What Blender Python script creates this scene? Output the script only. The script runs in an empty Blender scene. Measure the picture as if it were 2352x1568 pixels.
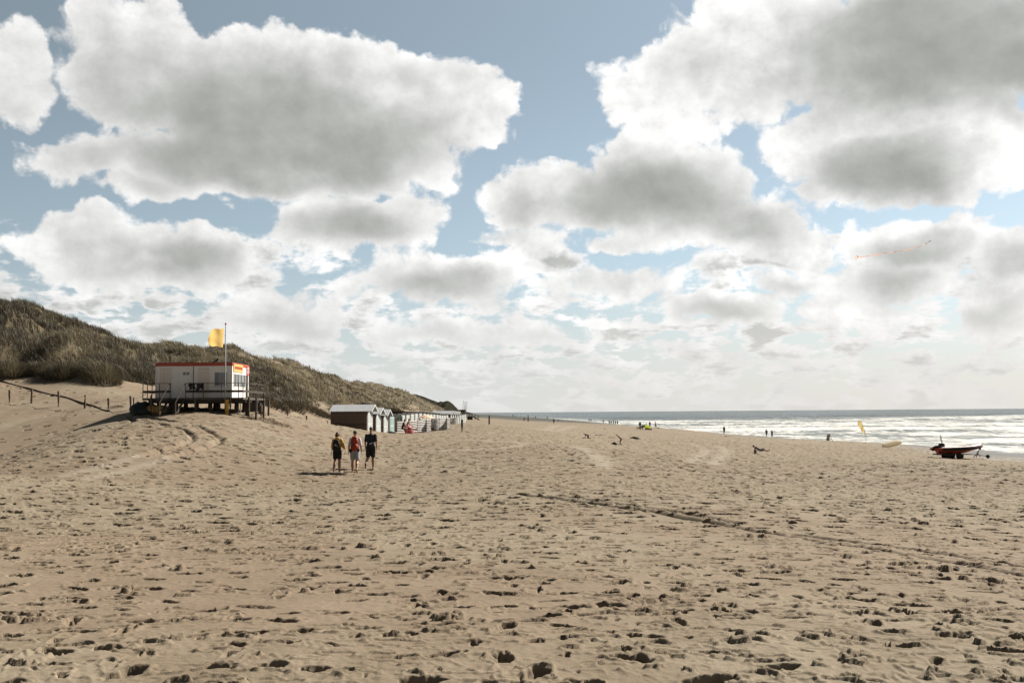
import bpy, bmesh, math, random
import numpy as np
from mathutils import Vector, Matrix, Euler

random.seed(7)
rng = np.random.default_rng(11)
S = bpy.context.scene
C = S.collection
R = math.radians
PI = math.pi

# ------------------------------------------------------------------ camera, light, exposure
EYE = 6.0                      # metres above the sea
FPX = 2287.0                   # focal length in pixels of a 2352 px wide frame (35 mm lens)
cam_d = bpy.data.cameras.new('camera')
cam_d.sensor_width = 36.0
cam_d.lens = 35.0
cam_d.clip_start = 0.1
cam_d.clip_end = 60000
cam = bpy.data.objects.new('camera', cam_d)
C.objects.link(cam)
cam.matrix_world = (Matrix.Translation((0, 0, EYE)) @ Matrix.Rotation(PI/2 + math.atan(161.5/FPX), 4, 'X')
                    @ Matrix.Rotation(R(-0.43), 4, 'Z'))
S.camera = cam
CM3 = cam.matrix_world.to_3x3()

SUN_AZ, SUN_EL = R(52), R(40)
SUNV = Vector((math.sin(SUN_AZ)*math.cos(SUN_EL), math.cos(SUN_AZ)*math.cos(SUN_EL), math.sin(SUN_EL)))
sun_d = bpy.data.lights.new('sun', 'SUN')
sun_d.energy = 5.0
sun_d.angle = R(0.5)
sun_d.color = (1.0, 0.93, 0.82)
sun = bpy.data.objects.new('sun', sun_d)
C.objects.link(sun)
sun.rotation_euler = SUNV.to_track_quat('Z', 'Y').to_euler()
sun.location = (60, 40, 60)

S.view_settings.view_transform = 'Standard'
S.view_settings.look = 'None'
S.view_settings.gamma = 1
S.view_settings.exposure = 1.25
S.view_settings.use_curve_mapping = False
S.cycles.max_bounces = 5
S.cycles.diffuse_bounces = 3
S.cycles.glossy_bounces = 2
S.cycles.transparent_max_bounces = 6
S.cycles.caustics_reflective = False
S.cycles.caustics_refractive = False


def ray(px, py):
    """world direction of a pixel of the 2352 x 1568 frame"""
    return (CM3 @ Vector(((px - 1176)/FPX, -(py - 784)/FPX, -1.0))).normalized()


def at(px, py, d):
    """the point in the world that stands d metres ahead and shows at that pixel"""
    v = ray(px, py)
    return Vector((0, 0, EYE)) + v*(d/v.y)


# ------------------------------------------------------------------ node helper
class NT:
    def __init__(s, nt):
        s.nt = nt

    def n(s, t, **kw):
        x = s.nt.nodes.new(t)
        for k, v in kw.items():
            setattr(x, k, v)
        return x

    def put(s, sock, v):
        if hasattr(v, 'is_output'):
            s.nt.links.new(v, sock)
        elif v is not None:
            if isinstance(v, (tuple, list)) and len(v) == 3 and sock.type == 'RGBA':
                v = (*v, 1)
            sock.default_value = v

    def m(s, op, a, b=None, c=None, clamp=False):
        x = s.n('ShaderNodeMath', operation=op, use_clamp=clamp)
        s.put(x.inputs[0], a)
        s.put(x.inputs[1], b)
        s.put(x.inputs[2], c)
        return x.outputs[0]

    def vm(s, op, a, b=None, scale=None):
        x = s.n('ShaderNodeVectorMath', operation=op)
        s.put(x.inputs[0], a)
        s.put(x.inputs[1], b)
        if scale is not None:
            s.put(x.inputs['Scale'], scale)
        return x.outputs[0]

    def step(s, v, a, b, lo=0.0, hi=1.0, smooth=True):
        x = s.n('ShaderNodeMapRange', interpolation_type='SMOOTHSTEP' if smooth else 'LINEAR')
        s.put(x.inputs[0], v)
        for i, q in enumerate((a, b, lo, hi)):
            s.put(x.inputs[1+i], q)
        return x.outputs[0]

    def noise(s, vec, scale, detail=4, rough=0.5, col=False, dist=0.0):
        x = s.n('ShaderNodeTexNoise')
        if vec is not None:
            s.put(x.inputs['Vector'], vec)
        s.put(x.inputs['Scale'], scale)
        s.put(x.inputs['Detail'], detail)
        s.put(x.inputs['Roughness'], rough)
        s.put(x.inputs['Distortion'], dist)
        return x.outputs['Color' if col else 0]

    def voro(s, vec, scale, feature='F1', smooth=0.5, detail=0):
        x = s.n('ShaderNodeTexVoronoi', feature=feature)
        s.put(x.inputs['Vector'], vec)
        s.put(x.inputs['Scale'], scale)
        s.put(x.inputs['Detail'], detail)
        if feature == 'SMOOTH_F1':
            s.put(x.inputs['Smoothness'], smooth)
        return x.outputs['Distance']

    def mix(s, f, a, b):
        x = s.n('ShaderNodeMix', data_type='RGBA')
        s.put(x.inputs[0], f)
        s.put(x.inputs[6], a)
        s.put(x.inputs[7], b)
        return x.outputs[2]

    def comb(s, x_, y_, z_):
        x = s.n('ShaderNodeCombineXYZ')
        s.put(x.inputs[0], x_)
        s.put(x.inputs[1], y_)
        s.put(x.inputs[2], z_)
        return x.outputs[0]

    def sep(s, v):
        x = s.n('ShaderNodeSeparateXYZ')
        s.put(x.inputs[0], v)
        return x.outputs


# ------------------------------------------------------------------ sky: Nishita air plus a deck of cumulus by direction
world = bpy.data.worlds.new('World')
S.world = world
world.use_nodes = True
world.cycles.sampling_method = 'MANUAL'
world.cycles.sample_map_resolution = 512
wt = world.node_tree
wt.nodes.clear()
w = NT(wt)
dirv = w.n('ShaderNodeTexCoord').outputs['Generated']
dx, dy, dz = w.sep(dirv)[:3]
az = w.m('ARCTAN2', dx, dy)
el = w.m('ARCSINE', dz)
sky = w.n('ShaderNodeTexSky', sky_type='NISHITA', sun_disc=False, sun_elevation=SUN_EL, sun_rotation=SUN_AZ,
          altitude=0, air_density=1.0, dust_density=0.6, ozone_density=1.6)

# billow field shared by all clouds
pv = w.comb(az, w.m('MULTIPLY', el, 1.15), 0.0)
warp = w.noise(pv, 7.0, 3, 0.55, col=True)
wx, wy, wz = w.sep(warp)[:3]
warp2 = w.noise(pv, 26.0, 4, 0.6, col=True)
vx, vy, vz = w.sep(warp2)[:3]
aw = w.m('ADD', az, w.m('ADD', w.m('MULTIPLY', w.m('SUBTRACT', wx, 0.5), 0.10), w.m('MULTIPLY', w.m('SUBTRACT', vx, 0.5), 0.028)))
ew = w.m('ADD', el, w.m('ADD', w.m('MULTIPLY', w.m('SUBTRACT', wy, 0.5), 0.07), w.m('MULTIPLY', w.m('SUBTRACT', vy, 0.5), 0.024)))


def azel(px, py):
    v = ray(px, py)
    return math.atan2(v.x, v.y), math.asin(v.z)


def blob_field(blobs, k, A=None, E=None):
    """highest of many soft domes (1 at the centre, 0 at the rim)"""
    out = None
    for (px, py, rx, ry, wgt) in blobs:
        a, e = azel(px, py)
        u = w.m('MULTIPLY_ADD', A or aw, FPX/rx, -a*FPX/rx)
        v = w.m('MULTIPLY_ADD', E or ew, FPX/ry, -e*FPX/ry)
        q = w.m('MULTIPLY_ADD', u, u, w.m('MULTIPLY', v, v))
        d = w.m('MULTIPLY_ADD', q, -wgt, wgt)
        out = d if out is None else w.m('SMOOTH_MAX', out, d, k)
    return out


COVER = [  # px, py, rx, ry, weight : the single cumulus clouds
    (10, 160, 135, 125, 1), (330, 140, 230, 160, 1.2), (610, 210, 340, 190, 1.3), (850, 240, 310, 190, 1.3),
    (1070, 240, 160, 145, 1), (640, 370, 440, 120, 1.2), (200, 360, 180, 90, .8), (380, 440, 210, 55, .8), (1000, 360, 150, 100, .8),
    (200, 560, 170, 100, 1), (420, 590, 190, 95, 1), (320, 640, 270, 50, .9),
    (790, 530, 255, 95, 1), (950, 490, 110, 70, .8),
    (1530, 420, 270, 150, 1.2), (1290, 450, 240, 110, 1), (1650, 500, 340, 110, 1), (1220, 550, 190, 60, .8), (1800, 560, 210, 70, .8), (1420, 560, 200, 40, .7),
    (2060, 380, 280, 140, 1.1), (1900, 300, 240, 110, 1), (2250, 300, 200, 130, 1), (2330, 400, 90, 60, .8), (1620, 260, 230, 80, .9),
    (1490, 190, 165, 115, 1), (1720, 110, 260, 180, 1.2), (2150, 120, 420, 220, 1.4),
    (1000, 650, 270, 90, 1), (650, 720, 230, 80, .9), (1390, 660, 220, 75, .9), (1180, 610, 130, 60, .8),
    (2110, 570, 185, 90, 1), (2330, 600, 110, 100, .9), (2060, 650, 230, 60, .8), (1800, 640, 170, 45, .8),
    (1680, 715, 160, 55, .9), (1950, 710, 240, 45, .8), (2280, 710, 160, 70, .9), (1100, 760, 320, 50, .8), (560, 795, 90, 28, .7),
]
CORE = [  # the thick grey hearts of the backlit clouds
    (560, 300, 440, 210, 1.3), (330, 190, 190, 130, .75), (800, 330, 270, 160, 1.1), (620, 420, 380, 75, 1.0), (1000, 170, 130, 80, .45), (1010, 260, 150, 90, .45),
    (420, 610, 230, 55, .85), (150, 620, 130, 40, .45), (240, 560, 140, 60, .3), (790, 530, 210, 70, 1.0), (880, 480, 120, 40, .4),
    (1480, 450, 310, 125, 1.25), (1180, 490, 130, 55, .95), (1680, 510, 230, 60, .75), (2040, 400, 230, 95, 1.25), (2130, 100, 420, 200, 1.5), (2350, 150, 230, 150, 1.4),
    (1780, 170, 120, 60, .55), (1620, 130, 100, 60, .3), (960, 665, 220, 60, 1.0), (640, 745, 190, 36, .7), (1440, 650, 140, 34, .5), (1180, 690, 160, 36, .5),
    (2090, 600, 180, 48, .9), (2330, 620, 110, 60, .8), (2060, 660, 140, 40, .8), (1650, 722, 130, 36, .9), (1830, 665, 110, 28, .6), (2260, 730, 150, 36, .6), (1350, 770, 160, 26, .5), (1000, 775, 200, 26, .5),
]
fb = w.noise(pv, 11.0, 10, 0.62)
bil = w.voro(w.comb(aw, w.m('MULTIPLY', ew, 1.1), 0.0), 26.0, 'SMOOTH_F1', 0.25, 3)
cov = blob_field(COVER, 0.25)
dens = w.m('ADD', w.m('MULTIPLY', w.m('MINIMUM', cov, 1.0), 1.7), w.m('MULTIPLY_ADD', fb, 2.1, -1.13))
dens = w.m('ADD', dens, w.m('MULTIPLY_ADD', bil, -0.9, 0.34))
# smaller clouds of the same deck farther out, laid on a flat layer high above the sea
la = w.comb(az, w.m('MULTIPLY', el, 2.1), 3.7)
lb = w.comb(az, w.m('MULTIPLY', el, 3.0), 8.1)
bl = w.step(el, R(10.0), R(4.5))


def two(off, det):
    na = w.noise(w.vm('ADD', la, off), 10.0, det, 0.6)
    nb = w.noise(w.vm('ADD', lb, off), 22.0, det, 0.6)
    return w.m('ADD', w.m('MULTIPLY', na, w.m('SUBTRACT', 1.0, bl)), w.m('MULTIPLY', nb, bl))


f2 = two((0, 0, 0), 9)
f3 = two((0.006, 0.016, 0.0), 6)
low = w.step(el, R(15.5), R(7.0))
dens2 = w.m('MULTIPLY_ADD', f2, 5.0, w.m('MULTIPLY_ADD', low, 1.6, -3.35))
dens2 = w.m('ADD', dens2, w.m('MULTIPLY_ADD', bil, -0.8, 0.34))
front = w.step(dy, -0.05, 0.25)
al1 = w.m('MULTIPLY', w.step(dens, -0.08, 0.34), front)
al2 = w.m('MULTIPLY', w.step(dens2, -0.05, 0.40), w.step(el, R(24), R(14)))
alpha = w.m('MAXIMUM', al1, al2)
# shading: rims let the sun through, hearts are grey, small relief from the billows
core = blob_field(CORE, 0.2)
fbo = w.noise(w.vm('ADD', pv, (0.014, 0.014, 0.0)), 11.0, 7, 0.62)
relief = w.m('SUBTRACT', fb, fbo)
fsm = w.noise(pv, 9.0, 5, 0.5)
g1 = w.m('MULTIPLY', w.step(w.m('ADD', core, w.m('MULTIPLY_ADD', fsm, 2.0, -1.02)), -0.70, 1.55), w.step(w.m('ADD', w.m('MULTIPLY', w.m('MINIMUM', cov, 1.0), 1.7), w.m('MULTIPLY_ADD', fb, 1.6, -0.8)), 0.45, 1.6))
g2 = w.m('MULTIPLY', w.m('MULTIPLY', w.step(f3, 0.47, 0.62), w.step(dens2, 0.15, 0.8)), 0.75)
g2 = w.m('MULTIPLY', g2, w.m('SUBTRACT', 1.0, w.m('MULTIPLY', al1, 0.7)))
grey = w.m('MAXIMUM', g1, g2)
ccol = w.mix(grey, (0.965, 0.96, 0.95), (0.385, 0.398, 0.37))
lum = w.m('ADD', 1.0, w.m('MULTIPLY', relief, w.m('MULTIPLY_ADD', grey, -0.6, 1.35)))
lum = w.m('MULTIPLY', lum, w.step(az, R(-38), R(8), 0.88, 1.03))
bright = w.vm('SCALE', ccol, None, scale=lum)
bg_sky = w.n('ShaderNodeBackground')
SKYC = w.mix(0.7, sky.outputs[0], (2.85, 3.45, 3.65))
SKYC = w.vm('SCALE', SKYC, None, scale=w.m('ADD', w.step(az, R(-30), R(30), 0.84, 1.42, False), w.step(el, R(22), R(5), 0.0, 0.34)))
SKYC = w.vm('SCALE', SKYC, None, scale=w.m('MULTIPLY', w.step(dy, -0.55, 0.35, 0.22, 0.925), w.step(el, R(28), R(65), 1.0, 0.5)))      # clear air away from the sun is deeper
w.put(bg_sky.inputs[0], SKYC)
bg_sky.inputs[1].default_value = 0.05
bg_cl = w.n('ShaderNodeBackground')
w.put(bg_cl.inputs[0], bright)
bg_cl.inputs[1].default_value = 0.425
# pale sea haze low on the horizon
bg_hz = w.n('ShaderNodeBackground')
w.put(bg_hz.inputs[0], w.mix(w.step(az, R(-25), R(25)), (0.70, 0.715, 0.71), (0.76, 0.735, 0.70)))
bg_hz.inputs[1].default_value = 0.425
hz = w.m('MULTIPLY', w.step(el, R(8.5), R(-0.5)), w.step(dy, -0.3, 0.4, 0.25, 0.86))
mx1 = w.n('ShaderNodeMixShader')
w.put(mx1.inputs[0], alpha)
w.put(mx1.inputs[1], bg_sky.outputs[0])
w.put(mx1.inputs[2], bg_cl.outputs[0])
mx2 = w.n('ShaderNodeMixShader')
w.put(mx2.inputs[0], hz)
w.put(mx2.inputs[1], mx1.outputs[0])
w.put(mx2.inputs[2], bg_hz.outputs[0])
wo = w.n('ShaderNodeOutputWorld')
wt.links.new(mx2.outputs[0], wo.inputs[0])

# ------------------------------------------------------------------ material helpers
def new_mat(name):
    m = bpy.data.materials.new(name)
    m.use_nodes = True
    nt = m.node_tree
    b = nt.nodes['Principled BSDF']
    return m, NT(nt), b


MATS = {}


def mat(name, col, rough=0.7, metal=0.0, var=0.12, scale=6.0, bump=0.0, bscale=40.0, spec=0.3, trans=0.0):
    """plain procedural material: a base colour with uneven tone and fine bump"""
    if name in MATS:
        return MATS[name]
    m, k, b = new_mat(name)
    co = k.n('ShaderNodeTexCoord').outputs['Object']
    f = k.noise(co, scale, 5, 0.6)
    lo = tuple(c*(1-var) for c in col)
    hi = tuple(min(1, c*(1+var)) for c in col)
    k.put(b.inputs['Base Color'], k.mix(k.step(f, 0.3, 0.7), lo, hi))
    b.inputs['Roughness'].default_value = rough
    b.inputs['Metallic'].default_value = metal
    b.inputs['Specular IOR Level'].default_value = spec
    if trans:
        b.inputs['Transmission Weight'].default_value = trans
    if bump:
        bp = k.n('ShaderNodeBump')
        bp.inputs['Strength'].default_value = bump
        bp.inputs['Distance'].default_value = 0.02
        k.put(bp.inputs['Height'], k.noise(co, bscale, 4, 0.6))
        k.put(b.inputs['Normal'], bp.outputs[0])
    MATS[name] = m
    return m


# ------------------------------------------------------------------ lattice noise in numpy (for the lie of the land)
def _hash(ix, iy, seed):
    h = (ix.astype(np.int64)*374761393 + iy.astype(np.int64)*668265263 + seed*2147483647) & 0xffffffff
    h = ((h ^ (h >> 13))*1274126177) & 0xffffffff
    h = ((h ^ (h >> 16))*2246822519) & 0xffffffff
    return ((h ^ (h >> 15)) & 0xffffff)/float(0xffffff)


def vnoise(x, y, seed=0):
    ix, iy = np.floor(x), np.floor(y)
    fx, fy = x-ix, y-iy
    ux, uy = fx*fx*fx*(fx*(fx*6-15)+10), fy*fy*fy*(fy*(fy*6-15)+10)
    ix, iy = ix.astype(np.int64), iy.astype(np.int64)
    a, b_ = _hash(ix, iy, seed), _hash(ix+1, iy, seed)
    c, d = _hash(ix, iy+1, seed), _hash(ix+1, iy+1, seed)
    return (a + (b_-a)*ux + (c-a)*uy + (a-b_-c+d)*ux*uy)*2-1


def fbm(x, y, wl, octv=4, gain=0.5, seed=0):
    out, amp, f = 0.0, 1.0, 1.0/wl
    for i in range(octv):
        ca, sa = math.cos(0.6*i+0.3), math.sin(0.6*i+0.3)
        out = out + amp*vnoise((x*ca-y*sa)*f + 17.3*i, (x*sa+y*ca)*f - 9.1*i, seed+i)
        amp *= gain
        f *= 2.03
    return out


def sstep(v, a, b):
    t = np.clip((v-a)/(b-a), 0, 1)
    return t*t*(3-2*t)


# ------------------------------------------------------------------ the lie of the land
SHORE = np.array([(-20, 70), (60, 69), (131, 67), (158, 66), (223, 57), (327, 44), (420, 41), (560, 44), (800, 34), (1100, 10), (1500, -45), (2300, -150)], float)
FOOT = np.array([(-20, -30), (40, -27), (70, -25), (90, -21), (130, -20), (250, -24), (400, -30), (800, -44), (1200, -70), (2300, -230)], float)


def shore_x(y):
    return np.interp(y, SHORE[:, 0], SHORE[:, 1])


def foot_x(y):
    return np.interp(y, FOOT[:, 0], FOOT[:, 1])


def profile(x, y):
    xs, xf = shore_x(y), foot_x(y)
    s = (xs-x)/(xs-xf)
    z = np.interp(s, [-2.0, -0.25, 0, .1, .3, .6, 1.0], [-4.0, -1.3, 0, .7, 1.75, 3.2, 4.3])
    u = np.maximum(xf-x, 0)
    dune = np.interp(u, [0, 6, 12, 20, 28, 36, 42, 50, 70, 200], [0, 1.2, 3.3, 7.0, 11.0, 14.6, 16.4, 15.6, 13.5, 12.0])
    fade = 1 - 0.55*sstep(y, 700, 1100)
    return z + dune*fade


PTS = [  # px, py, metres ahead
    (200, 1568, 6.8), (1176, 1568, 6.9), (2200, 1568, 7.0), (2352, 1300, 15), 
    (815, 1081, 44), (842, 992, 96), (760, 987, 96), (909, 991.5, 117), (1050, 973, 209), (1061, 992, 100), (1123, 975, 160),
    (1425, 1023, 100), (1350, 1008, 115), (1745, 1043, 95), (2040, 1028, 135), (1982, 1018, 150), (1903, 1013, 165), (2195, 1052, 105),
    (1478, 989, 215), (1493, 982, 270), (1272, 973, 350), (1410, 975, 400),
    (460, 942, 73), (380, 940, 74), (560, 943, 73), (340, 935, 80), (610, 943, 80), (500, 945, 70), (420, 950, 69),
    (20, 928, 80), (70, 923, 80), (133, 928, 79), (194, 935, 78), (248, 938, 77), (300, 936, 77),
    (0, 1000, 71), (0, 1050, 45), (150, 960, 74), (500, 1012, 62), (300, 1085, 40), (620, 960, 73), (700, 990, 70), (660, 952, 80), (704, 971, 85), (752, 985, 92),
    (2352, 1100, 48), (1760, 1120, 36), (0, 862, 92), (150, 869, 95), (260, 873, 95), (330, 900, 92), (600, 885, 135), (700, 925, 150),
    (0, 700, 127), (180, 752, 150), (268, 786, 160), (380, 796, 185), (460, 803, 207), (600, 825, 270), (760, 867, 385), (940, 906, 780),
    (0, 780, 108), (400, 940, 55), (200, 1010, 58), (1500, 1060, 60), (2100, 1120, 45), (1176, 1040, 62),
]
MID = [(-6, 15, 4.03), (0, 15, 4.0), (7, 15, 3.9), (-11, 23, 3.95), (0, 23, 3.86), (10, 23, 3.55), (-16, 33, 3.85), (0, 33, 3.68), (15, 33, 3.15), (-5, 10, 4.1), (5, 10, 4.06)]
_P = np.array([tuple(at(*p)) for p in PTS] + MID)


def _coord(x, y):
    return np.stack([x/(7.0+0.03*np.maximum(y, 0)), np.log(np.maximum(y, 3.0))/0.26], -1)


_Q = _coord(_P[:, 0], _P[:, 1])
_D = ((_Q[:, None]-_Q[None])**2).sum(-1)
_W = np.linalg.solve(np.exp(-_D/2) + 0.02*np.eye(len(_P)), _P[:, 2]-profile(_P[:, 0], _P[:, 1]))

MOUNDS = [  # grass covered humps and hollows of the near dune: px, py, metres, rx, ry, height
    (40, 800, 104, 3.6, 9, 3.0), (140, 800, 108, 3.4, 10, 3.8), (235, 815, 102, 2.8, 8, 4.2), (330, 800, 118, 4.5, 8, 3.0),
    (95, 820, 104, 2.0, 9, -2.4), (190, 800, 110, 2.0, 9, -3.0), (285, 820, 108, 2.4, 9, -2.8), (210, 765, 130, 4, 6, 2.2), (232, 852, 95, 1.9, 4, 2.3), (140, 850, 97, 1.7, 4, 2.0), (18, 845, 95, 2.0, 4, 2.0), (186, 855, 97, 1.2, 4, -1.0), (78, 850, 98, 1.4, 4, -1.0),
]
_MO = [(at(a, b, c), rx, ry, h) for a, b, c, rx, ry, h in MOUNDS ]


def land(x, y, lumps=True):
    """height of the beach and dunes (without footprints)"""
    x = np.asarray(x, float)
    y = np.asarray(y, float)
    z = profile(x, y)
    q = _coord(x, y)
    for i in range(len(_P)):
        d = (q[..., 0]-_Q[i, 0])**2 + (q[..., 1]-_Q[i, 1])**2
        z = z + _W[i]*np.exp(-d/2)
    for p, rx, ry, h in _MO:
        z = z + h*np.exp(-((x-p.x)/rx)**2 - ((y-p.y)/ry)**2)
    if lumps:
        g = grass_mask(x, y, z)
        z = z + g*(1.6*fbm(x, y*0.8, 10.0, 3, 0.5, 5)*sstep(foot_x(y)-x, 4, 18) + 0.28*fbm(x, y, 3.1, 3, 0.5, 9))
        z = z + (1-g)*0.05*fbm(x, y, 5.0, 3, 0.5, 21)*sstep(y, 10, 40)
        b = sstep(z, 0.3, 1.2)*(1-g)*sstep(y, 60, 200)
        z = z + b*0.22*fbm(x*1.2, y*0.5, 26.0, 3, 0.5, 31)
    return z


def grass_mask(x, y, z):
    """1 where marram grass covers the dune"""
    lim = np.interp(y, [0, 85, 95, 110, 135, 200, 500, 1200], [30, 11.0, 9.2, 8.6, 8.4, 7.2, 6.4, 5.0])
    n = 1.5*fbm(x, y*0.7, 9.0, 3, 0.55, 3)
    m = sstep(z + n - lim, -0.5, 0.7)*sstep(foot_x(y)-x, 0.5, 3)
    bare = sstep(fbm(x, y*0.6, 14.0, 3, 0.5, 77), 0.62, 0.85)
    return m*(1-0.9*bare*sstep(y, 100, 130))


def ground_at(px, py, lo=3.0, hi=2200.0):
    """where the ray through a pixel meets the land"""
    v = ray(px, py)
    ds = np.geomspace(lo, hi, 3000)
    xs, zs = v.x/v.y*ds, EYE + v.z/v.y*ds
    hit = zs <= land(xs, ds)
    i = int(np.argmax(hit)) if hit.any() else len(ds)-1
    return Vector((xs[i], ds[i], float(land(xs[i:i+1], ds[i:i+1])[0])))


def on_land(px, d):
    """a point of the land d metres ahead, on the vertical line through pixel px near the horizon"""
    x = at(px, 960, d).x
    return Vector((x, d, float(land(np.array([x]), np.array([d]))[0])))


# ------------------------------------------------------------------ the beach: one sheet from behind the camera to the far coast
def rows_y():
    ys = list(np.arange(-6, 3.5, 0.25))
    y = 3.5
    while y < 2300:
        ys.append(y)
        y *= 1.0 + (0.0050 if y < 5.5 else 0.0015 if y < 20 else 0.00105 if y < 75 else 0.0019 if y < 130 else 0.0045 if y < 190 else 0.012)
    return np.array(ys)


RY = rows_y()
NCOL = 1000
TT = np.linspace(-1, 1, NCOL)
HW = 0.575*np.maximum(RY, 0) + 2.2
GX = TT[None, :]*HW[:, None]
GY = np.repeat(RY[:, None], NCOL, 1)
GZ = land(GX, GY)
GRASSM = grass_mask(GX, GY, GZ)
near = sstep(GY, 260, 60)
sandm = (1-GRASSM)*sstep(GZ, 0.35, 1.0)

# tyre tracks : pixel polylines laid on the land, two ruts each
TRACKS = [
    ([(300, 958), (360, 970), (420, 985), (440, 1000), (430, 1015), (380, 1032), (320, 1048)], 0.30, 0.21),
    ([(330, 955), (400, 968), (470, 985), (502, 1003), (498, 1017), (450, 1035), (390, 1052)], 0.30, 0.21),
    ([(420, 968), (560, 985), (680, 1003), (760, 1016)], 0.3, 0.07),
    ([(440, 973), (570, 992), (690, 1009)], 0.3, 0.07),
    ([(1200, 1136), (1300, 1148), (1420, 1165), (1520, 1180), (1620, 1198), (1720, 1216), (1830, 1234)], 0.22, 0.13),
    ([(1290, 1139), (1400, 1154), (1500, 1168), (1600, 1184), (1700, 1203)], 0.22, 0.11),
    ([(1830, 1228), (1960, 1245), (2100, 1262), (2240, 1284), (2350, 1303)], 0.2, 0.13),
    ([(1860, 1240), (2000, 1260), (2130, 1282), (2270, 1306), (2352, 1322)], 0.2, 0.12),
]
PALE = [  # smooth wheel marks that read lighter than the trodden sand
    ([(1590, 1062), (1605, 1048), (1620, 1035), (1600, 1022), (1540, 1015)], 0.6),
    ([(1640, 1068), (1655, 1050), (1665, 1036), (1650, 1024)], 0.6),
    ([(1060, 1010), (1150, 1014), (1200, 1016), (1180, 1026), (1100, 1032), (980, 1036)], 0.7),
    ([(1235, 988), (1270, 981), (1300, 975), (1330, 968)], 1.0), ([(1265, 990), (1300, 983), (1340, 973)], 1.0),
    ([(1390, 1075), (1380, 1055), (1350, 1036), (1310, 1022)], 0.7), ([(2200, 990), (2000, 1016)], 1.0),
    ([(320, 1048), (240, 1070), (150, 1092)], 0.35), ([(390, 1052), (300, 1078), (200, 1100)], 0.35),
]


def poly_dist(X, Y, pts):
    best = np.full(X.shape, 1e9)
    for a, b in zip(pts[:-1], pts[1:]):
        ax, ay, bx, by = a.x, a.y, b.x, b.y
        L = (bx-ax)**2 + (by-ay)**2
        t = np.clip(((X-ax)*(bx-ax) + (Y-ay)*(by-ay))/max(L, 1e-9), 0, 1)
        best = np.minimum(best, np.hypot(X-ax-t*(bx-ax), Y-ay-t*(by-ay)))
    return best


def smooth_poly(pts, n=6):
    out = []
    P = [pts[0]] + list(pts) + [pts[-1]]
    for i in range(1, len(P)-2):
        for k in range(n):
            t = k/n
            p0, p1, p2, p3 = P[i-1:i+3]
            out.append(0.5*((2*p1) + (p2-p0)*t + (2*p0-5*p1+4*p2-p3)*t*t + (3*p1-p0-3*p2+p3)*t**3))
    return out + [P[-2]]


def track_rows(ps):
    return slice(int(np.searchsorted(RY, min(p.y for p in ps)-3)), int(np.searchsorted(RY, max(p.y for p in ps)+3)))


rowlim = RY < 330
X0, Y0 = GX[rowlim], GY[rowlim]
rut = np.zeros_like(X0)
calm = np.ones_like(X0)
pale = np.zeros_like(X0)
for pts, wd, dp in TRACKS:
    ps = smooth_poly([ground_at(*p) for p in pts])
    sl = track_rows(ps)
    Xs, Ys = X0[sl], Y0[sl]
    dist = poly_dist(Xs, Ys, ps)
    wob = 1 + 0.25*vnoise(Xs*1.7, Ys*1.7, 41)
    brk = 0.75+0.25*sstep(fbm(Xs, Ys, 1.6, 3, 0.6, 47), -0.5, 0.3)
    rut[sl] += brk*(-dp*np.exp(-(dist/(wd*0.55*wob))**2) + dp*0.16*np.exp(-((dist-wd*1.05)/(wd*0.35))**2)*(0.7+0.5*vnoise(Xs*3, Ys*3, 48)))
    calm[sl] *= 1-0.35*np.exp(-(dist/(wd*0.9))**2)
for pts, wd in PALE:
    ps = smooth_poly([ground_at(*p) for p in pts])
    sl = track_rows(ps)
    pq = np.exp(-(poly_dist(X0[sl], Y0[sl], ps)/wd)**2)
    calm[sl] *= 1-0.9*pq
    pale[sl] = np.maximum(pale[sl], pq)

# trodden sand: how churned each place is
ch = 0.5 + 0.5*fbm(X0, Y0, 9.0, 3, 0.55, 61)
band = np.interp(Y0, [3, 8, 10, 13, 19, 24, 34, 60, 140, 330], [.85, .75, .50, .40, .55, .9, 1.0, .95, .85, .65])
left_smooth = sstep(X0/np.maximum(Y0, 1), -0.28, -0.42)*sstep(Y0, 50, 62)
rightch = sstep(X0/np.maximum(Y0, 1), -0.02, 0.3)*sstep(Y0, 20, 8)*0.35
churn = np.clip(band*(0.45+0.75*ch) + rightch, 0, 1.1)*(1-0.93*left_smooth)
dunef = sstep(foot_x(Y0)-X0, 1, 6)
churn *= (1-0.85*dunef)*calm
churn *= sandm[rowlim]
# lumps and clods at scales the grid can carry
lump = np.zeros_like(X0)
for wl, amp, sd in ((0.75, 0.030, 71), (0.38, 0.020, 72), (0.19, 0.009, 73), (0.09, 0.004, 74)):
    ok = sstep(Y0, wl*330, wl*150)
    lump += amp*ok*fbm(X0, Y0, wl, 2, 0.5, sd)
rid = 1-np.abs(fbm(X0*0.6, Y0*0.9, 0.62, 2, 0.5, 81))
rid2 = 1-np.abs(fbm(X0*0.55, Y0, 0.95, 2, 0.5, 85))
far_ch = sstep(Y0, 20, 45)
lump += far_ch*(0.085*(sstep(rid, 0.6, 0.95)-0.25) + 0.095*(sstep(rid2, 0.62, 0.95)-0.25))*(1+0.5*sstep(Y0, 60, 150))
fine = 0.0034*fbm(X0, Y0, 0.06, 2, 0.6, 90)*sstep(Y0, 22, 9)
ripl = 0.010*np.sin((X0*0.35+Y0*1.0)*2*PI/0.22 + 2.2*fbm(X0, Y0, 1.2, 2, 0.5, 95))*sstep(fbm(X0, Y0, 4.5, 2, 0.5, 96), 0.15, 0.6)*sstep(Y0, 24, 12)*sstep(X0/np.maximum(Y0, 1), 0.0, .25)
slope = np.maximum(np.gradient(GZ[rowlim], axis=0)/np.gradient(GY[rowlim], axis=0), 0)
flat = 1/(1+9*slope*sstep(Y0, 20, 45))
churn *= flat
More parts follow.
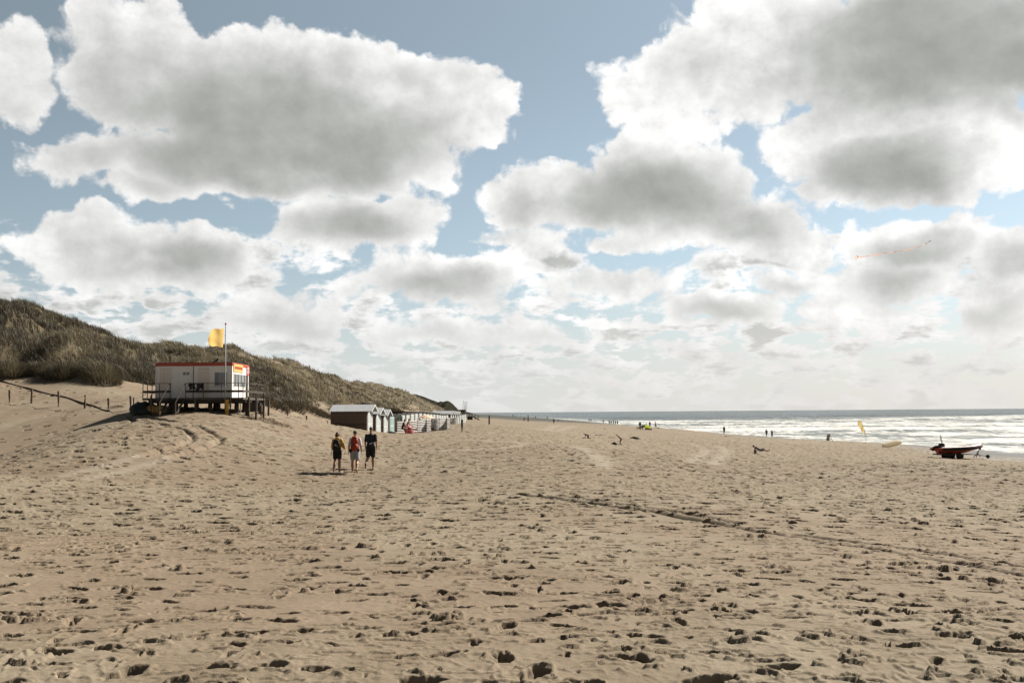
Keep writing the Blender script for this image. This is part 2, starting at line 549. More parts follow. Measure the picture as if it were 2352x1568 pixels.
ZZ = GZ[rowlim] + rut*sandm[rowlim] + lump*(0.05+0.6*churn*(0.55+0.45*sstep(Y0, 30, 60))) + fine + ripl*(1-0.7*np.clip(churn, 0, 1))


# footprints: hollows with a pushed-up rim, stamped one by one
def stamp(Z, x, y, ang, L, Wd, dep, rim, soft, sd):
    E_ = max(L, Wd)*.75+.04
    r0, r1 = np.searchsorted(RY, [y-E_, y+E_])
    if r1-r0 < 2 or r1 >= Z.shape[0]:
        return
    hw = HW[(r0+r1)//2]
    c0 = int((x-E_+hw)/(2*hw)*(NCOL-1))
    c1 = int((x+E_+hw)/(2*hw)*(NCOL-1))+1
    if c1 < 2 or c0 > NCOL-2:
        return
    c0, c1 = max(c0, 0), min(c1, NCOL)
    X, Y = GX[r0:r1, c0:c1]-x, GY[r0:r1, c0:c1]-y
    ca, sa = math.cos(ang), math.sin(ang)
    u, v = (X*ca+Y*sa)/(L*0.5), (-X*sa+Y*ca)/(Wd*0.5)
    wv = 1.0 + 0.22*np.clip(u, -1, 1) - 0.22*np.exp(-((u+0.15)/0.3)**2)      # narrow waist
    n = soft*(vnoise(GX[r0:r1, c0:c1]*13+sd, GY[r0:r1, c0:c1]*13, 3)+.7*vnoise(GX[r0:r1, c0:c1]*34+sd, GY[r0:r1, c0:c1]*34, 4))
    r = np.sqrt(u*u + (v/wv)**2) + n
    yy_ = Y/(Wd*0.5*abs(ca)+L*0.5*abs(sa))
    asym = 0.35+0.75*sstep(yy_, -0.9, 0.5) if dep > 0 else 1.0          # the far wall is the steep one: feet push back
    hole = -dep*(1-sstep(r, 0.80, 1.0))*(1+0.35*n/max(soft, .1))*asym
    m = 1-sstep(r, 0.86, 1.1)
    edge = rim*np.exp(-((r-1.2)/0.2)**2)*(0.6+0.6*np.clip(yy_, -1, 1)+0.6*vnoise(GX[r0:r1, c0:c1]*13, GY[r0:r1, c0:c1]*13+sd, 5))
    P = PR[r0:r1, c0:c1]
    PR[r0:r1, c0:c1] = np.maximum(P*(1-m)+hole*m, np.where(r > 0.95, edge, -1))


PR = np.zeros_like(ZZ)


def churn_at(x, y):
    r = min(int(np.searchsorted(RY, y)), ZZ.shape[0]-1)
    c = int(np.clip((x+HW[r])/(2*HW[r])*(NCOL-1), 0, NCOL-1))
    return churn[r, c], r, c


def step_row(x, y, a, n, size):
    """a line of steps, left and right"""
    for i in range(n):
        sx, sy = x+math.cos(a)*0.62*i, y+math.sin(a)*0.62*i
        o = 0.09*(1 if i % 2 else -1)
        sx, sy = sx-math.sin(a)*o, sy+math.cos(a)*o
        if 5 < sy < 75:
            c, r, cc = churn_at(sx, sy)
            if sandm[r, cc] > 0.5:
                k = random.uniform(0.85, 1.2)*size
                stamp(ZZ, sx, sy, a+random.uniform(-.25, .25), 0.31*k, 0.14*k, random.uniform(.04, .065), random.uniform(.008, .022), 0.2, i*7.7)


for _ in range(130):
    yy = 5.5*math.exp(random.random()*math.log(70/5.5))
    xx = random.uniform(-0.56, 0.56)*yy
    step_row(xx, yy, random.choice([random.gauss(1.2, .35), random.gauss(1.9, .4), random.gauss(-1.3, .4), random.gauss(0.1, .5), random.gauss(3.0, .4)]), random.randint(5, 16), random.uniform(.8, 1.1))
npr = 0


def sprinkle(y0, y1, per_m2, f):
    global npr
    n = int(0.575*(y1*y1-y0*y0)*per_m2)
    for _ in range(n):
        yy = math.sqrt(random.uniform(y0*y0, y1*y1))
        xx = random.uniform(-0.575, 0.575)*yy
        c, r, cc = churn_at(xx, yy)
        if random.random() > 0.06+0.94*c**1.3 or sandm[r, cc] < 0.5:
            continue
        f(xx, yy)
        npr += 1


def print_near(xx, yy):
    k = random.uniform(.7, 1.25)
    deep = random.random() > .3
    stamp(ZZ, xx, yy, random.gauss(random.choice([0.0, 0.0, 0.2, -0.2, 1.5]), .25), random.uniform(.22, .42)*k, random.uniform(.10, .17)*k,
          (0.060 if deep else .038)*k*random.uniform(.7, 1.2), random.uniform(.004, .030), 0.24, npr*3.1)


def print_mid(xx, yy):
    k = random.uniform(.75, 1.2)
    stamp(ZZ, xx, yy, random.gauss(0.05, .25), random.uniform(.32, .56)*k, random.uniform(.18, .30)*k, random.uniform(.06, .12)*k, random.uniform(.004, .035), 0.26, npr*3.1)


def print_far(xx, yy):
    k = random.uniform(.8, 1.25)
    stamp(ZZ, xx, yy, random.gauss(0.0, .12), random.uniform(.34, .70)*k, random.uniform(.8, 1.2)*max(.28, .0065*yy), random.uniform(.07, .13)*(.8+.004*yy), random.uniform(.01, .05), 0.26, npr*3.1)


def clod(xx, yy):
    for _ in range(random.randint(2, 6)):
        k = random.uniform(.5, 1.3)
        stamp(ZZ, xx+random.gauss(0, .14), yy+random.gauss(0, .10), random.gauss(0, .5), random.uniform(.10, .24)*k, random.uniform(.06, .12)*k, -random.uniform(.025, .055)*k, .0, 0.3, npr*1.7)


sprinkle(4.5, 20, 32.0, print_near)
sprinkle(18, 48, 12.0, print_mid)
sprinkle(42, 170, 5.0, print_far)
sprinkle(4.5, 40, 1.0, clod)
GZ[rowlim] = ZZ + PR


def grid_mesh(name, X, Y, Z):
    nr, nc = X.shape
    me = bpy.data.meshes.new(name)
    co = np.stack([X, Y, Z], -1).reshape(-1, 3).astype(np.float32)
    idx = np.arange(nr*nc).reshape(nr, nc)
    q = np.stack([idx[:-1, :-1], idx[:-1, 1:], idx[1:, 1:], idx[1:, :-1]], -1).reshape(-1, 4).astype(np.int32)
    me.vertices.add(len(co))
    me.vertices.foreach_set('co', co.ravel())
    me.loops.add(q.size)
    me.loops.foreach_set('vertex_index', q.ravel())
    me.polygons.add(len(q))
    me.polygons.foreach_set('loop_start', np.arange(0, q.size, 4, dtype=np.int32))
    me.polygons.foreach_set('use_smooth', np.ones(len(q), dtype=bool))
    me.update(calc_edges=True)
    return me


beach_me = grid_mesh('beach', GX, GY, GZ)
for nm, arr in (('grassy', GRASSM), ('pale', np.pad(pale, ((0, len(RY)-pale.shape[0]), (0, 0)))), ('trodden', np.pad(churn, ((0, len(RY)-churn.shape[0]), (0, 0)), mode='edge'))):
    a = beach_me.attributes.new(nm, 'FLOAT', 'POINT')
    a.data.foreach_set('value', arr.astype(np.float32).ravel())
beach = bpy.data.objects.new('beach', beach_me)
C.objects.link(beach)
beach['kind'] = 'structure'

sm, k, b = new_mat('sand')
pos = k.n('ShaderNodeNewGeometry').outputs['Position']
pxx, pyy, pzz = k.sep(pos)[:3]
big = k.noise(pos, 0.16, 4, 0.55)
mid = k.noise(pos, 1.1, 5, 0.6)
gr = k.noise(pos, 160.0, 2, 0.7)
tr = k.n('ShaderNodeAttribute', attribute_name='trodden').outputs['Fac']
ga = k.n('ShaderNodeAttribute', attribute_name='grassy').outputs['Fac']
dry = k.mix(k.step(mid, 0.3, 0.7), (0.147, 0.119, 0.084), (0.187, 0.157, 0.115))
damp = k.mix(k.step(mid, 0.3, 0.7), (0.138, 0.105, 0.074), (0.168, 0.131, 0.094))
firm = k.m('MULTIPLY', k.step(big, 0.38, 0.56), k.step(tr, 0.95, 0.3))
colr = k.mix(firm, dry, damp)
colr = k.mix(k.m('MULTIPLY', k.step(gr, 0.35, 0.75), 0.35), colr, (0.115, 0.088, 0.062))
colr = k.mix(k.m('MULTIPLY', k.n('ShaderNodeAttribute', attribute_name='pale').outputs['Fac'], 0.5), colr, (0.225, 0.198, 0.16))
wet = k.step(k.m('ADD', pzz, k.m('MULTIPLY_ADD', big, 0.5, -0.25)), 0.95, 0.30)
colr = k.mix(wet, colr, (0.062, 0.053, 0.041))
soil = k.mix(k.step(mid, 0.35, 0.65), (0.055, 0.044, 0.027), (0.09, 0.073, 0.045))
colr = k.mix(ga, colr, soil)
far_cloud_shade = k.m('MULTIPLY', k.step(k.m('ADD', pyy, k.m('MULTIPLY', big, 60.0)), 430, 500), k.step(pzz, 6.0, 4.6))  # cloud shadow over the distant beach, painted as darker sand
colr = k.mix(far_cloud_shade, colr, (0.052, 0.052, 0.046))
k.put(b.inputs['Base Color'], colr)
k.put(b.inputs['Roughness'], k.m('MULTIPLY_ADD', wet, -0.65, 0.95))
b.inputs['Specular IOR Level'].default_value = 0.12
bp = k.n('ShaderNodeBump')
bp.inputs['Strength'].default_value = 0.5
bp.inputs['Distance'].default_value = 0.01
k.put(bp.inputs['Height'], k.m('ADD', k.noise(pos, 55.0, 4, 0.65), k.noise(pos, 9.0, 3, 0.6)))
k.put(b.inputs['Normal'], bp.outputs[0])
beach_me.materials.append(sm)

# ------------------------------------------------------------------ marram grass on the dunes: far too many blades to count
def blades(base, length, width, lean, tone, name, m):
    """base (n,3), lean (n,3) tip offset: every blade is a bent tapering strip"""
    n = len(base)
    yaw = rng.uniform(0, PI, n)
    side = np.stack([np.cos(yaw)*0.9+0.1, np.sin(yaw)*0.6, np.zeros(n)], -1)*width[:, None]*0.5
    up = np.zeros((n, 3))
    up[:, 2] = length
    mid = base + up*0.55 + lean*0.30
    tip = base + up*0.95 + lean
    co = np.stack([base-side, base+side, mid+side*0.8, mid-side*0.8, tip], 1).reshape(-1, 3).astype(np.float32)
    i = (np.arange(n)*5)[:, None]
    quad = (i + np.array([0, 1, 2, 3])).astype(np.int32)
    tri = (i + np.array([3, 2, 4])).astype(np.int32)
    loops = np.concatenate([quad, tri], 1).ravel()
    ls = ((np.arange(n)*7)[:, None] + np.array([0, 4])).ravel().astype(np.int32)
    me = bpy.data.meshes.new(name)
    me.vertices.add(len(co))
    me.vertices.foreach_set('co', co.ravel())
    me.loops.add(len(loops))
    me.loops.foreach_set('vertex_index', loops)
    me.polygons.add(2*n)
    me.polygons.foreach_set('loop_start', ls)
    me.update(calc_edges=True)
    a = me.attributes.new('tone', 'FLOAT', 'POINT')
    a.data.foreach_set('value', np.repeat(tone, 5).astype(np.float32))
    me.materials.append(m)
    return me


def grass_mat(name, cols):
    m, k, b = new_mat(name)
    t = k.n('ShaderNodeAttribute', attribute_name='tone').outputs['Fac']
    rp = k.n('ShaderNodeValToRGB')
    for i, (p, c) in enumerate(cols):
        e = rp.color_ramp.elements[i] if i < 2 else rp.color_ramp.elements.new(p)
        e.position = p
        e.color = (*c, 1)
    k.put(rp.inputs[0], t)
    k.put(b.inputs['Base Color'], rp.outputs[0])
    b.inputs['Roughness'].default_value = 0.55
    b.inputs['Specular IOR Level'].default_value = 0.25
    tl = k.n('ShaderNodeBsdfTranslucent')
    k.put(tl.inputs[0], rp.outputs[0])
    mx = k.n('ShaderNodeMixShader')
    mx.inputs[0].default_value = 0.30
    k.put(mx.inputs[1], b.outputs[0])
    k.put(mx.inputs[2], tl.outputs[0])
    k.put(k.nt.nodes['Material Output'].inputs[0], mx.outputs[0])
    return m


GRASS = grass_mat('marram', [(0.0, (0.042, 0.034, 0.023)), (1.0, (0.245, 0.20, 0.13)), (0.35, (0.074, 0.063, 0.040)), (0.6, (0.120, 0.101, 0.062)), (0.8, (0.17, 0.141, 0.089))])


def scatter(n, y0, y1, power):
    u = rng.random(n)
    y = (y0**(1-power) + u*(y1**(1-power)-y0**(1-power)))**(1/(1-power))
    x = -y*rng.uniform(0.02, 0.60, n)
    ok = x < foot_x(y)
    x, y = x[ok], y[ok]
    z = land(x, y)
    g = grass_mask(x, y, land(x, y, False))
    ok = rng.random(len(x)) < g
    return x[ok], y[ok], z[ok]


bb, bl_, bw, ble, bt = [], [], [], [], []
for (n, y0, y1, pw, per, rad, wk) in ((26000, 84, 150, 1.4, 13, .30, .00040), (26000, 140, 320, 1.8, 10, .5, .00042), (16000, 300, 1100, 2.0, 8, 1.0, .00045)):
    x, y, z = scatter(n, y0, y1, pw)
    t = len(x)
    tuft_h = (0.75 + 0.55*rng.random(t))*(1+0.25*sstep(y, 150, 400))
    patch = 0.5-0.20*sstep(y, 150, 115)+0.45*fbm(x, y, 7.0, 3, 0.6, 51) + 0.12*fbm(x, y, 40.0, 2, 0.5, 55)
    ang, rr = rng.uniform(0, 2*PI, (t, per)), rad*np.sqrt(rng.random((t, per)))
    ox, oy = np.cos(ang)*rr, np.sin(ang)*rr
    base = np.stack([x[:, None]+ox, y[:, None]+oy, np.repeat(z[:, None], per, 1)-0.08], -1)
    ln = tuft_h[:, None]*rng.uniform(.55, 1.15, (t, per))
    lean = np.stack([ox*0.9 - ln*rng.uniform(.15, .55, (t, per)), oy*0.7 + ln*rng.uniform(-.25, .2, (t, per)), -ln*rng.uniform(.05, .30, (t, per))], -1)
    wd = np.repeat((y*wk)[:, None], per, 1)*rng.uniform(.7, 1.3, (t, per))
    bb.append(base.reshape(-1, 3)); bl_.append(ln.ravel()); bw.append(wd.ravel()); ble.append(lean.reshape(-1, 3))
    bt.append(np.clip(patch[:, None]*1.0 + 0.14*sstep(y, 140, 260)[:, None] + rng.normal(0, 1, (t, per))*(.21-.10*sstep(y, 130, 220))[:, None], 0, 1).ravel())
gme = blades(np.concatenate(bb), np.concatenate(bl_), np.concatenate(bw), np.concatenate(ble), np.concatenate(bt), 'marram_grass', GRASS)
gro = bpy.data.objects.new('marram_grass', gme)
C.objects.link(gro)
gro['kind'] = 'stuff'
gro['label'] = 'wind-bent marram grass covering the dunes on the left'
gro['category'] = 'grass'

# ------------------------------------------------------------------ far scrubby headland, cloud shadow darkened into its colour
OUT = [(880, 912), (905, 905), (929, 903.7), (956, 905.2), (975, 911), (988, 916.3), (1000, 920.5), (1007, 923.4), (1011.7, 920.9), (1018, 922.5), (1023, 920.6), (1028.5, 920), (1034, 922.5), (1039, 926.7), (1047.6, 936.3), (1054, 941.7), (1066, 944.5), (1080, 947)]
HD = 900.0
ox_ = np.array([at(p, q, HD).x for p, q in OUT])
oz_ = np.array([at(p, q, HD).z for p, q in OUT])
hx = np.linspace(ox_[0], ox_[-1]+6, 150)
hy = np.linspace(HD-90, HD+130, 70)
HX, HY = np.meshgrid(hx, hy)
cr = np.interp(HX, ox_, oz_, right=1.0)
tv = (HY-HD)/np.where(HY < HD, 80.0, 120.0)
HZ = -0.5 + (cr+0.5)*np.clip(1-np.abs(tv)**1.3, 0, 1)
HZ += np.clip(HZ/10, 0, 1)*np.clip(np.abs(tv)*3, 0, 1)*(1.3*fbm(HX, HY, 14.0, 4, 0.55, 33))
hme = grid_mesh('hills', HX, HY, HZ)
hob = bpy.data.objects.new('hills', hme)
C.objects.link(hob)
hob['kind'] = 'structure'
hm, k, b = new_mat('shaded_scrub')
po = k.n('ShaderNodeNewGeometry').outputs['Position']
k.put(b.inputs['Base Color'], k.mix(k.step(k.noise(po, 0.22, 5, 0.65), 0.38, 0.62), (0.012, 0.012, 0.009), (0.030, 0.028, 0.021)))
b.inputs['Roughness'].default_value = 1.0
b.inputs['Specular IOR Level'].default_value = 0.0
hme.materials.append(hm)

# ------------------------------------------------------------------ the sea, one sheet from the tide line to the horizon
sy = [55.0]
while sy[-1] < 11000:
    sy.append(sy[-1]*(1.0055 if sy[-1] < 900 else 1.02))
sy = np.array(sy)
lft = np.interp(sy, [0, 1500, 2300, 12000], [0, -55, -400, -5000])
lft = np.where(sy < 1500, shore_x(sy)-14, lft)
rgt = 0.64*sy+45
sc = np.linspace(0, 1, 420)**1.5
SX = lft[:, None] + (rgt-lft)[:, None]*sc[None]
SY = np.repeat(sy[:, None], len(sc), 1)
Q = SX-shore_x(SY)
amp = sstep(Q, -4, 30)*sstep(SY, 1600, 500)
swell = fbm(SX*0.16 + 0.05*SY, SY+0.06*SX, 34.0, 2, 0.5, 201)
chop = fbm(SX*0.5, SY, 11.0, 3, 0.55, 205)
crest = np.maximum(swell-0.18, 0)
SZ = amp*(0.40*swell + 1.5*crest**1.5*sstep(Q, 5, 60) + 0.13*chop) - 0.12*sstep(Q, 4, -6)
foam_c = np.clip(sstep(crest, 0.06, 0.35)*1.1 + 0.55*sstep(chop, 0.2, .8), 0, 1)*sstep(Q, -5, 25)
surf = sstep(SY, 700, 560)*sstep(Q, 420, 300)*(0.75+0.25*sstep(Q, 200, 60))
edge = sstep(np.abs(Q-4-6*fbm(SX*0, SY, 30, 2, .5, 9)), 9, 2)
sme = grid_mesh('sea', SX, SY, SZ)
for nm, arr in (('surf', np.clip(np.maximum(surf, 0.6*sstep(Q, 40, 10)*sstep(SY, 1300, 700)), 0, 1)), ('crestfoam', foam_c), ('swash', edge)):
    a = sme.attributes.new(nm, 'FLOAT', 'POINT')
    a.data.foreach_set('value', arr.astype(np.float32).ravel())
sea = bpy.data.objects.new('sea', sme)
C.objects.link(sea)
sea['kind'] = 'structure'
wm, k, b = new_mat('sea_water')
po = k.n('ShaderNodeNewGeometry').outputs['Position']
x_, y_, z_ = k.sep(po)[:3]
at_ = lambda n_: k.n('ShaderNodeAttribute', attribute_name=n_).outputs['Fac']
p1 = k.comb(k.m('MULTIPLY', x_, 0.10), k.m('MULTIPLY', y_, 0.045), 0.0)
p2 = k.comb(k.m('MULTIPLY', x_, 0.55), k.m('MULTIPLY', y_, 0.13), 3.0)
n1 = k.noise(p1, 1.0, 6, 0.68, dist=0.6)
n2 = k.noise(p2, 1.0, 5, 0.65)
sf = at_('surf')
cf = at_('crestfoam')
fo = k.m('ADD', k.m('MULTIPLY_ADD', n1, 1.7, -0.82), k.m('MULTIPLY_ADD', n2, 1.3, -0.63))
fo = k.m('ADD', fo, k.m('MULTIPLY', cf, 0.75))
foam = k.m('MULTIPLY', k.step(fo, 0.0, 0.26), sf)
foam = k.m('MAXIMUM', foam, k.m('MULTIPLY', at_('swash'), k.step(n2, 0.36, 0.56)))
# scattered white horses far out
p3 = k.comb(k.m('MULTIPLY', x_, 0.03), k.m('MULTIPLY', y_, 0.008), 7.0)
wh = k.m('MULTIPLY', k.step(k.noise(p3, 1.0, 6, 0.7), 0.655, 0.72), 0.8)
foam = k.m('MAXIMUM', foam, wh)
turb = k.mix(sf, (0.012, 0.026, 0.028), (0.065, 0.078, 0.070))
k.put(b.inputs['Base Color'], k.mix(foam, turb, (0.46, 0.46, 0.445)))
k.put(b.inputs['Roughness'], k.m('MULTIPLY_ADD', foam, 0.5, 0.22))
b.inputs['IOR'].default_value = 1.33
b.inputs['Specular IOR Level'].default_value = 0.24
bp = k.n('ShaderNodeBump')
bp.inputs['Strength'].default_value = 1.0
bp.inputs['Distance'].default_value = 1.0
p4 = k.comb(k.m('MULTIPLY', x_, 0.35), k.m('MULTIPLY', y_, 0.16), 1.0)
p5 = k.comb(k.m('MULTIPLY', x_, 0.05), k.m('MULTIPLY', y_, 0.022), 1.0)
hgt = k.m('ADD', k.m('MULTIPLY', k.noise(p4, 1.0, 6, 0.7), 1.5), k.m('MULTIPLY', k.noise(p5, 1.0, 4, 0.6), 7.0))
k.put(bp.inputs['Height'], hgt)
k.put(b.inputs['Normal'], bp.outputs[0])
sme.materials.append(wm)

# ------------------------------------------------------------------ building helpers
class MB:
    """collects boxes, bars, tubes and sheets and links them as ONE mesh object"""

    def __init__(s):
        s.v, s.f = [], []

    def add(s, vs, fs):
        o = len(s.v)
        s.v += [tuple(v) for v in vs]
        s.f += [tuple(i+o for i in f) for f in fs]
        return s

    def box(s, x0, x1, y0, y1, z0, z1, M=None):
        vs = [Vector(p) for p in ((x0, y0, z0), (x1, y0, z0), (x1, y1, z0), (x0, y1, z0), (x0, y0, z1), (x1, y0, z1), (x1, y1, z1), (x0, y1, z1))]
        if M:
            vs = [M @ v for v in vs]
        return s.add(vs, [(3, 2, 1, 0), (4, 5, 6, 7), (0, 1, 5, 4), (1, 2, 6, 5), (2, 3, 7, 6), (3, 0, 4, 7)])

    def bar(s, a, b, w, h=None):
        """rectangular bar from a to b"""
        a, b = Vector(a), Vector(b)
        d = b-a
        q = d.to_track_quat('Z', 'Y').to_matrix().to_4x4()
        h = h or w
        return s.box(-w/2, w/2, -h/2, h/2, 0, d.length, Matrix.Translation(a) @ q)

    def tube(s, pts, r, n=8, cap=True):
        pts = [Vector(p) for p in pts]
        rs = r if isinstance(r, (list, tuple)) else [r]*len(pts)
        rings = []
        ref = Vector((0, 0, 1))
        for i, p in enumerate(pts):
            d = (pts[min(i+1, len(pts)-1)]-pts[max(i-1, 0)]).normalized()
            u = d.cross(ref)
            if u.length < 1e-3:
                u = d.cross(Vector((0, 1, 0)))
            u.normalize()
            v = u.cross(d)
            rings.append([p+u*(math.cos(2*PI*k/n)*rs[i])+v*(math.sin(2*PI*k/n)*rs[i]) for k in range(n)])
        vs = [q for r_ in rings for q in r_]
        fs = [(i*n+k, i*n+(k+1) % n, (i+1)*n+(k+1) % n, (i+1)*n+k) for i in range(len(pts)-1) for k in range(n)]
        if cap:
            fs += [tuple(range(n))[::-1], tuple((len(pts)-1)*n+k for k in range(n))]
        return s.add(vs, fs)

    def lathe(s, prof, c=(0, 0, 0), n=16, axis='Z'):
        vs, fs = [], []
        for (r, h) in prof:
            for k in range(n):
                a = 2*PI*k/n
                p = Vector((r*math.cos(a), r*math.sin(a), h))
                if axis == 'Y':
                    p = Vector((p.x, p.z, p.y))
                if axis == 'X':
                    p = Vector((p.z, p.x, p.y))
                vs.append(p+Vector(c))
        m = len(prof)
        fs = [(i*n+k, i*n+(k+1) % n, (i+1)*n+(k+1) % n, (i+1)*n+k) for i in range(m-1) for k in range(n)]
        fs += [tuple(range(n))[::-1], tuple((m-1)*n+k for k in range(n))]
        return s.add(vs, fs)

    def sheet(s, rows, thick=0.0):
        """grid of points; thick pushes a second skin along y so cloth has two sides"""
        R_, K = len(rows), len(rows[0])
        vs = [Vector(p) for r_ in rows for p in r_]
        fs = [(i*K+j, i*K+j+1, (i+1)*K+j+1, (i+1)*K+j) for i in range(R_-1) for j in range(K-1)]
        return s.add(vs, fs)

    def build(s, name, m, parent=None, smooth=False, bevel=0.0):
        me = bpy.data.meshes.new(name)
        me.from_pydata(s.v, [], s.f)
        bm = bmesh.new()
        bm.from_mesh(me)
        bmesh.ops.recalc_face_normals(bm, faces=bm.faces)
        if bevel:
            bmesh.ops.bevel(bm, geom=[e for e in bm.edges if e.calc_face_angle(0) > 0.6], offset=bevel, segments=2, affect='EDGES', clamp_overlap=True)
        bm.to_mesh(me)
        bm.free()
        me.materials.append(m)
        if smooth:
            me.polygons.foreach_set('use_smooth', [True]*len(me.polygons))
        o = bpy.data.objects.new(name, me)
        C.objects.link(o)
        if parent:
            o.parent = parent
        return o


def tag(o, label, cat, group=None, kind=None):
    o['label'] = label
    o['category'] = cat
    if group:
        o['group'] = group
    if kind:
        o['kind'] = kind
    return o


def thing(name, loc, label, cat, rz=0.0, group=None):
    o = bpy.data.objects.new(name, None)
    o.empty_display_size = 0.2
    C.objects.link(o)
    o.location = loc
    o.rotation_euler = (0, 0, rz)
    return tag(o, label, cat, group)


def dup(root, loc, rz=None, label=None, group=None, scale=None):
    r = root.copy()
    C.objects.link(r)
    r.location = loc
    if rz is not None:
        r.rotation_euler = (0, 0, rz)
    if scale:
        r.scale = (scale,)*3
    if label:
        r['label'] = label
    if group:
        r['group'] = group
    for ch in list(root.children):
        c = ch.copy()
        C.objects.link(c)
        c.parent = r
        for g in list(ch.children):
            d = g.copy()
            C.objects.link(d)
            d.parent = c
    return r


def lettering(name, txt, size, m, parent, loc, rot, sx=1.0):
    cu = bpy.data.curves.new(name, 'FONT')
    cu.body = txt
    cu.size = size
    cu.align_x = 'CENTER'
    cu.align_y = 'CENTER'
    cu.extrude = 0.004
    cu.offset = 0.006
    tmp = bpy.data.objects.new('tmp_text', cu)
    C.objects.link(tmp)
    me = bpy.data.meshes.new_from_object(tmp.evaluated_get(bpy.context.evaluated_depsgraph_get()))
    bpy.data.objects.remove(tmp)
    me.name = name
    me.materials.clear()
    me.materials.append(m)
    o = bpy.data.objects.new(name, me)
    C.objects.link(o)
    o.parent = parent
    o.location = loc
    o.rotation_euler = rot
    o.scale = (sx, 1, 1)
    return o


def plank_mat(name, col, var=0.2, bw=0.14, axis='Z', rough=0.8, dirt=0.3):
    """weathered boards: a tone per board, thin joints, streaks along the grain"""
    if name in MATS:
        return MATS[name]
    m, k, b = new_mat(name)
    co = k.n('ShaderNodeTexCoord').outputs['Object']
    x, y, z = k.sep(co)[:3]
    a = {'X': x, 'Y': y, 'Z': z}[axis]
    q = k.m('DIVIDE', a, bw)
    idx = k.m('FLOOR', q)
    fr = k.m('FRACT', q)
    wn = k.n('ShaderNodeTexWhiteNoise', noise_dimensions='1D')
    k.put(wn.inputs['W'], idx)
    gcoord = k.comb(k.m('MULTIPLY', x, 1.2 if axis != 'X' else 14), k.m('MULTIPLY', y, 1.2 if axis != 'Y' else 14), k.m('MULTIPLY', z, 14 if axis == 'Z' else 1.2))
    gn = k.noise(gcoord, 2.0, 5, 0.65)
    t = k.m('ADD', k.m('MULTIPLY', wn.outputs[0], 0.6), k.m('MULTIPLY', gn, 0.5))
    lo = tuple(c*(1-var) for c in col)
    hi = tuple(c*(1+var) for c in col)
    cc = k.mix(k.step(t, 0.15, 0.95), lo, hi)
    joint = k.m('MAXIMUM', k.step(fr, 0.07, 0.02), k.step(fr, 0.95, 0.99))
    cc = k.mix(k.m('MULTIPLY', joint, 0.75), cc, tuple(c*0.35 for c in col))
    k.put(b.inputs['Base Color'], cc)
    b.inputs['Roughness'].default_value = rough
    b.inputs['Specular IOR Level'].default_value = 0.2
    bp = k.n('ShaderNodeBump')
    bp.inputs['Strength'].default_value = 0.5
    bp.inputs['Distance'].default_value = 0.01
    k.put(bp.inputs['Height'], k.m('SUBTRACT', gn, joint))
    k.put(b.inputs['Normal'], bp.outputs[0])
    MATS[name] = m
    return m


def panel_mat(name, col, stain=(0.25, 0.18, 0.12), amount=0.35):
    """painted sheet wall with rust and rain streaks running down"""
    if name in MATS:
        return MATS[name]
    m, k, b = new_mat(name)
    co = k.n('ShaderNodeTexCoord').outputs['Object']
    x, y, z = k.sep(co)[:3]
    st = k.noise(k.comb(k.m('MULTIPLY', x, 5.0), k.m('MULTIPLY', y, 5.0), k.m('MULTIPLY', z, 0.35)), 1.0, 5, 0.65)
    sp = k.noise(co, 1.6, 4, 0.6)
    cc = k.mix(k.m('MULTIPLY', k.step(st, 0.52, 0.75), amount), col, stain)
    cc = k.mix(k.m('MULTIPLY', k.step(sp, 0.55, 0.75), amount*0.6), cc, tuple(c*0.75 for c in col))
    k.put(b.inputs['Base Color'], cc)
    b.inputs['Roughness'].default_value = 0.55
    b.inputs['Specular IOR Level'].default_value = 0.3
    MATS[name] = m
    return m


def glass_mat():
    if 'glass' in MATS:
        return MATS['glass']
    m, k, b = new_mat('window_glass')
    k.put(b.inputs['Base Color'], (0.02, 0.025, 0.025))
    b.inputs['Roughness'].default_value = 0.06
    b.inputs['Specular IOR Level'].default_value = 0.9
    MATS['glass'] = m
    return m


WOOD_D = plank_mat('dark_timber', (0.050, 0.040, 0.033), 0.3, 0.12)
WOOD_P = mat('weathered_post', (0.085, 0.062, 0.047), 0.85, 0, 0.35, 9, 0.4, 30)
WHITE = panel_mat('white_panel', (0.60, 0.57, 0.53))
CREAM = panel_mat('cream_door', (0.53, 0.46, 0.39))
RED = mat('red_paint', (0.30, 0.050, 0.026), 0.5, 0, 0.2)
DARK = mat('black_cloth', (0.018, 0.017, 0.018), 0.8, 0, 0.3, 12)
STEEL = mat('galvanised_steel', (0.32, 0.33, 0.33), 0.4, 0.8, 0.15)
RAILM = mat('rusty_rail', (0.065, 0.052, 0.044), 0.6, 0.3, 0.3, 12)

# ------------------------------------------------------------------ the lifeguard station on stilts
SD = 72.0                                            # metres ahead of its front wall
c_l, c_r = at(356, 915, SD), at(532.6, 915, SD)
DECK = at(450, 915.5, SD).z                          # floor level of the deck
SX0, SX1 = c_l.x, c_r.x
SW, SDEP, SH = SX1-SX0, 4.5, 2.58
st = thing('lifeguard_station', (SX0, SD, DECK), 'white flat-roofed beach lifeguard cabin with a red band, standing on dark timber stilts', 'lifeguard station')
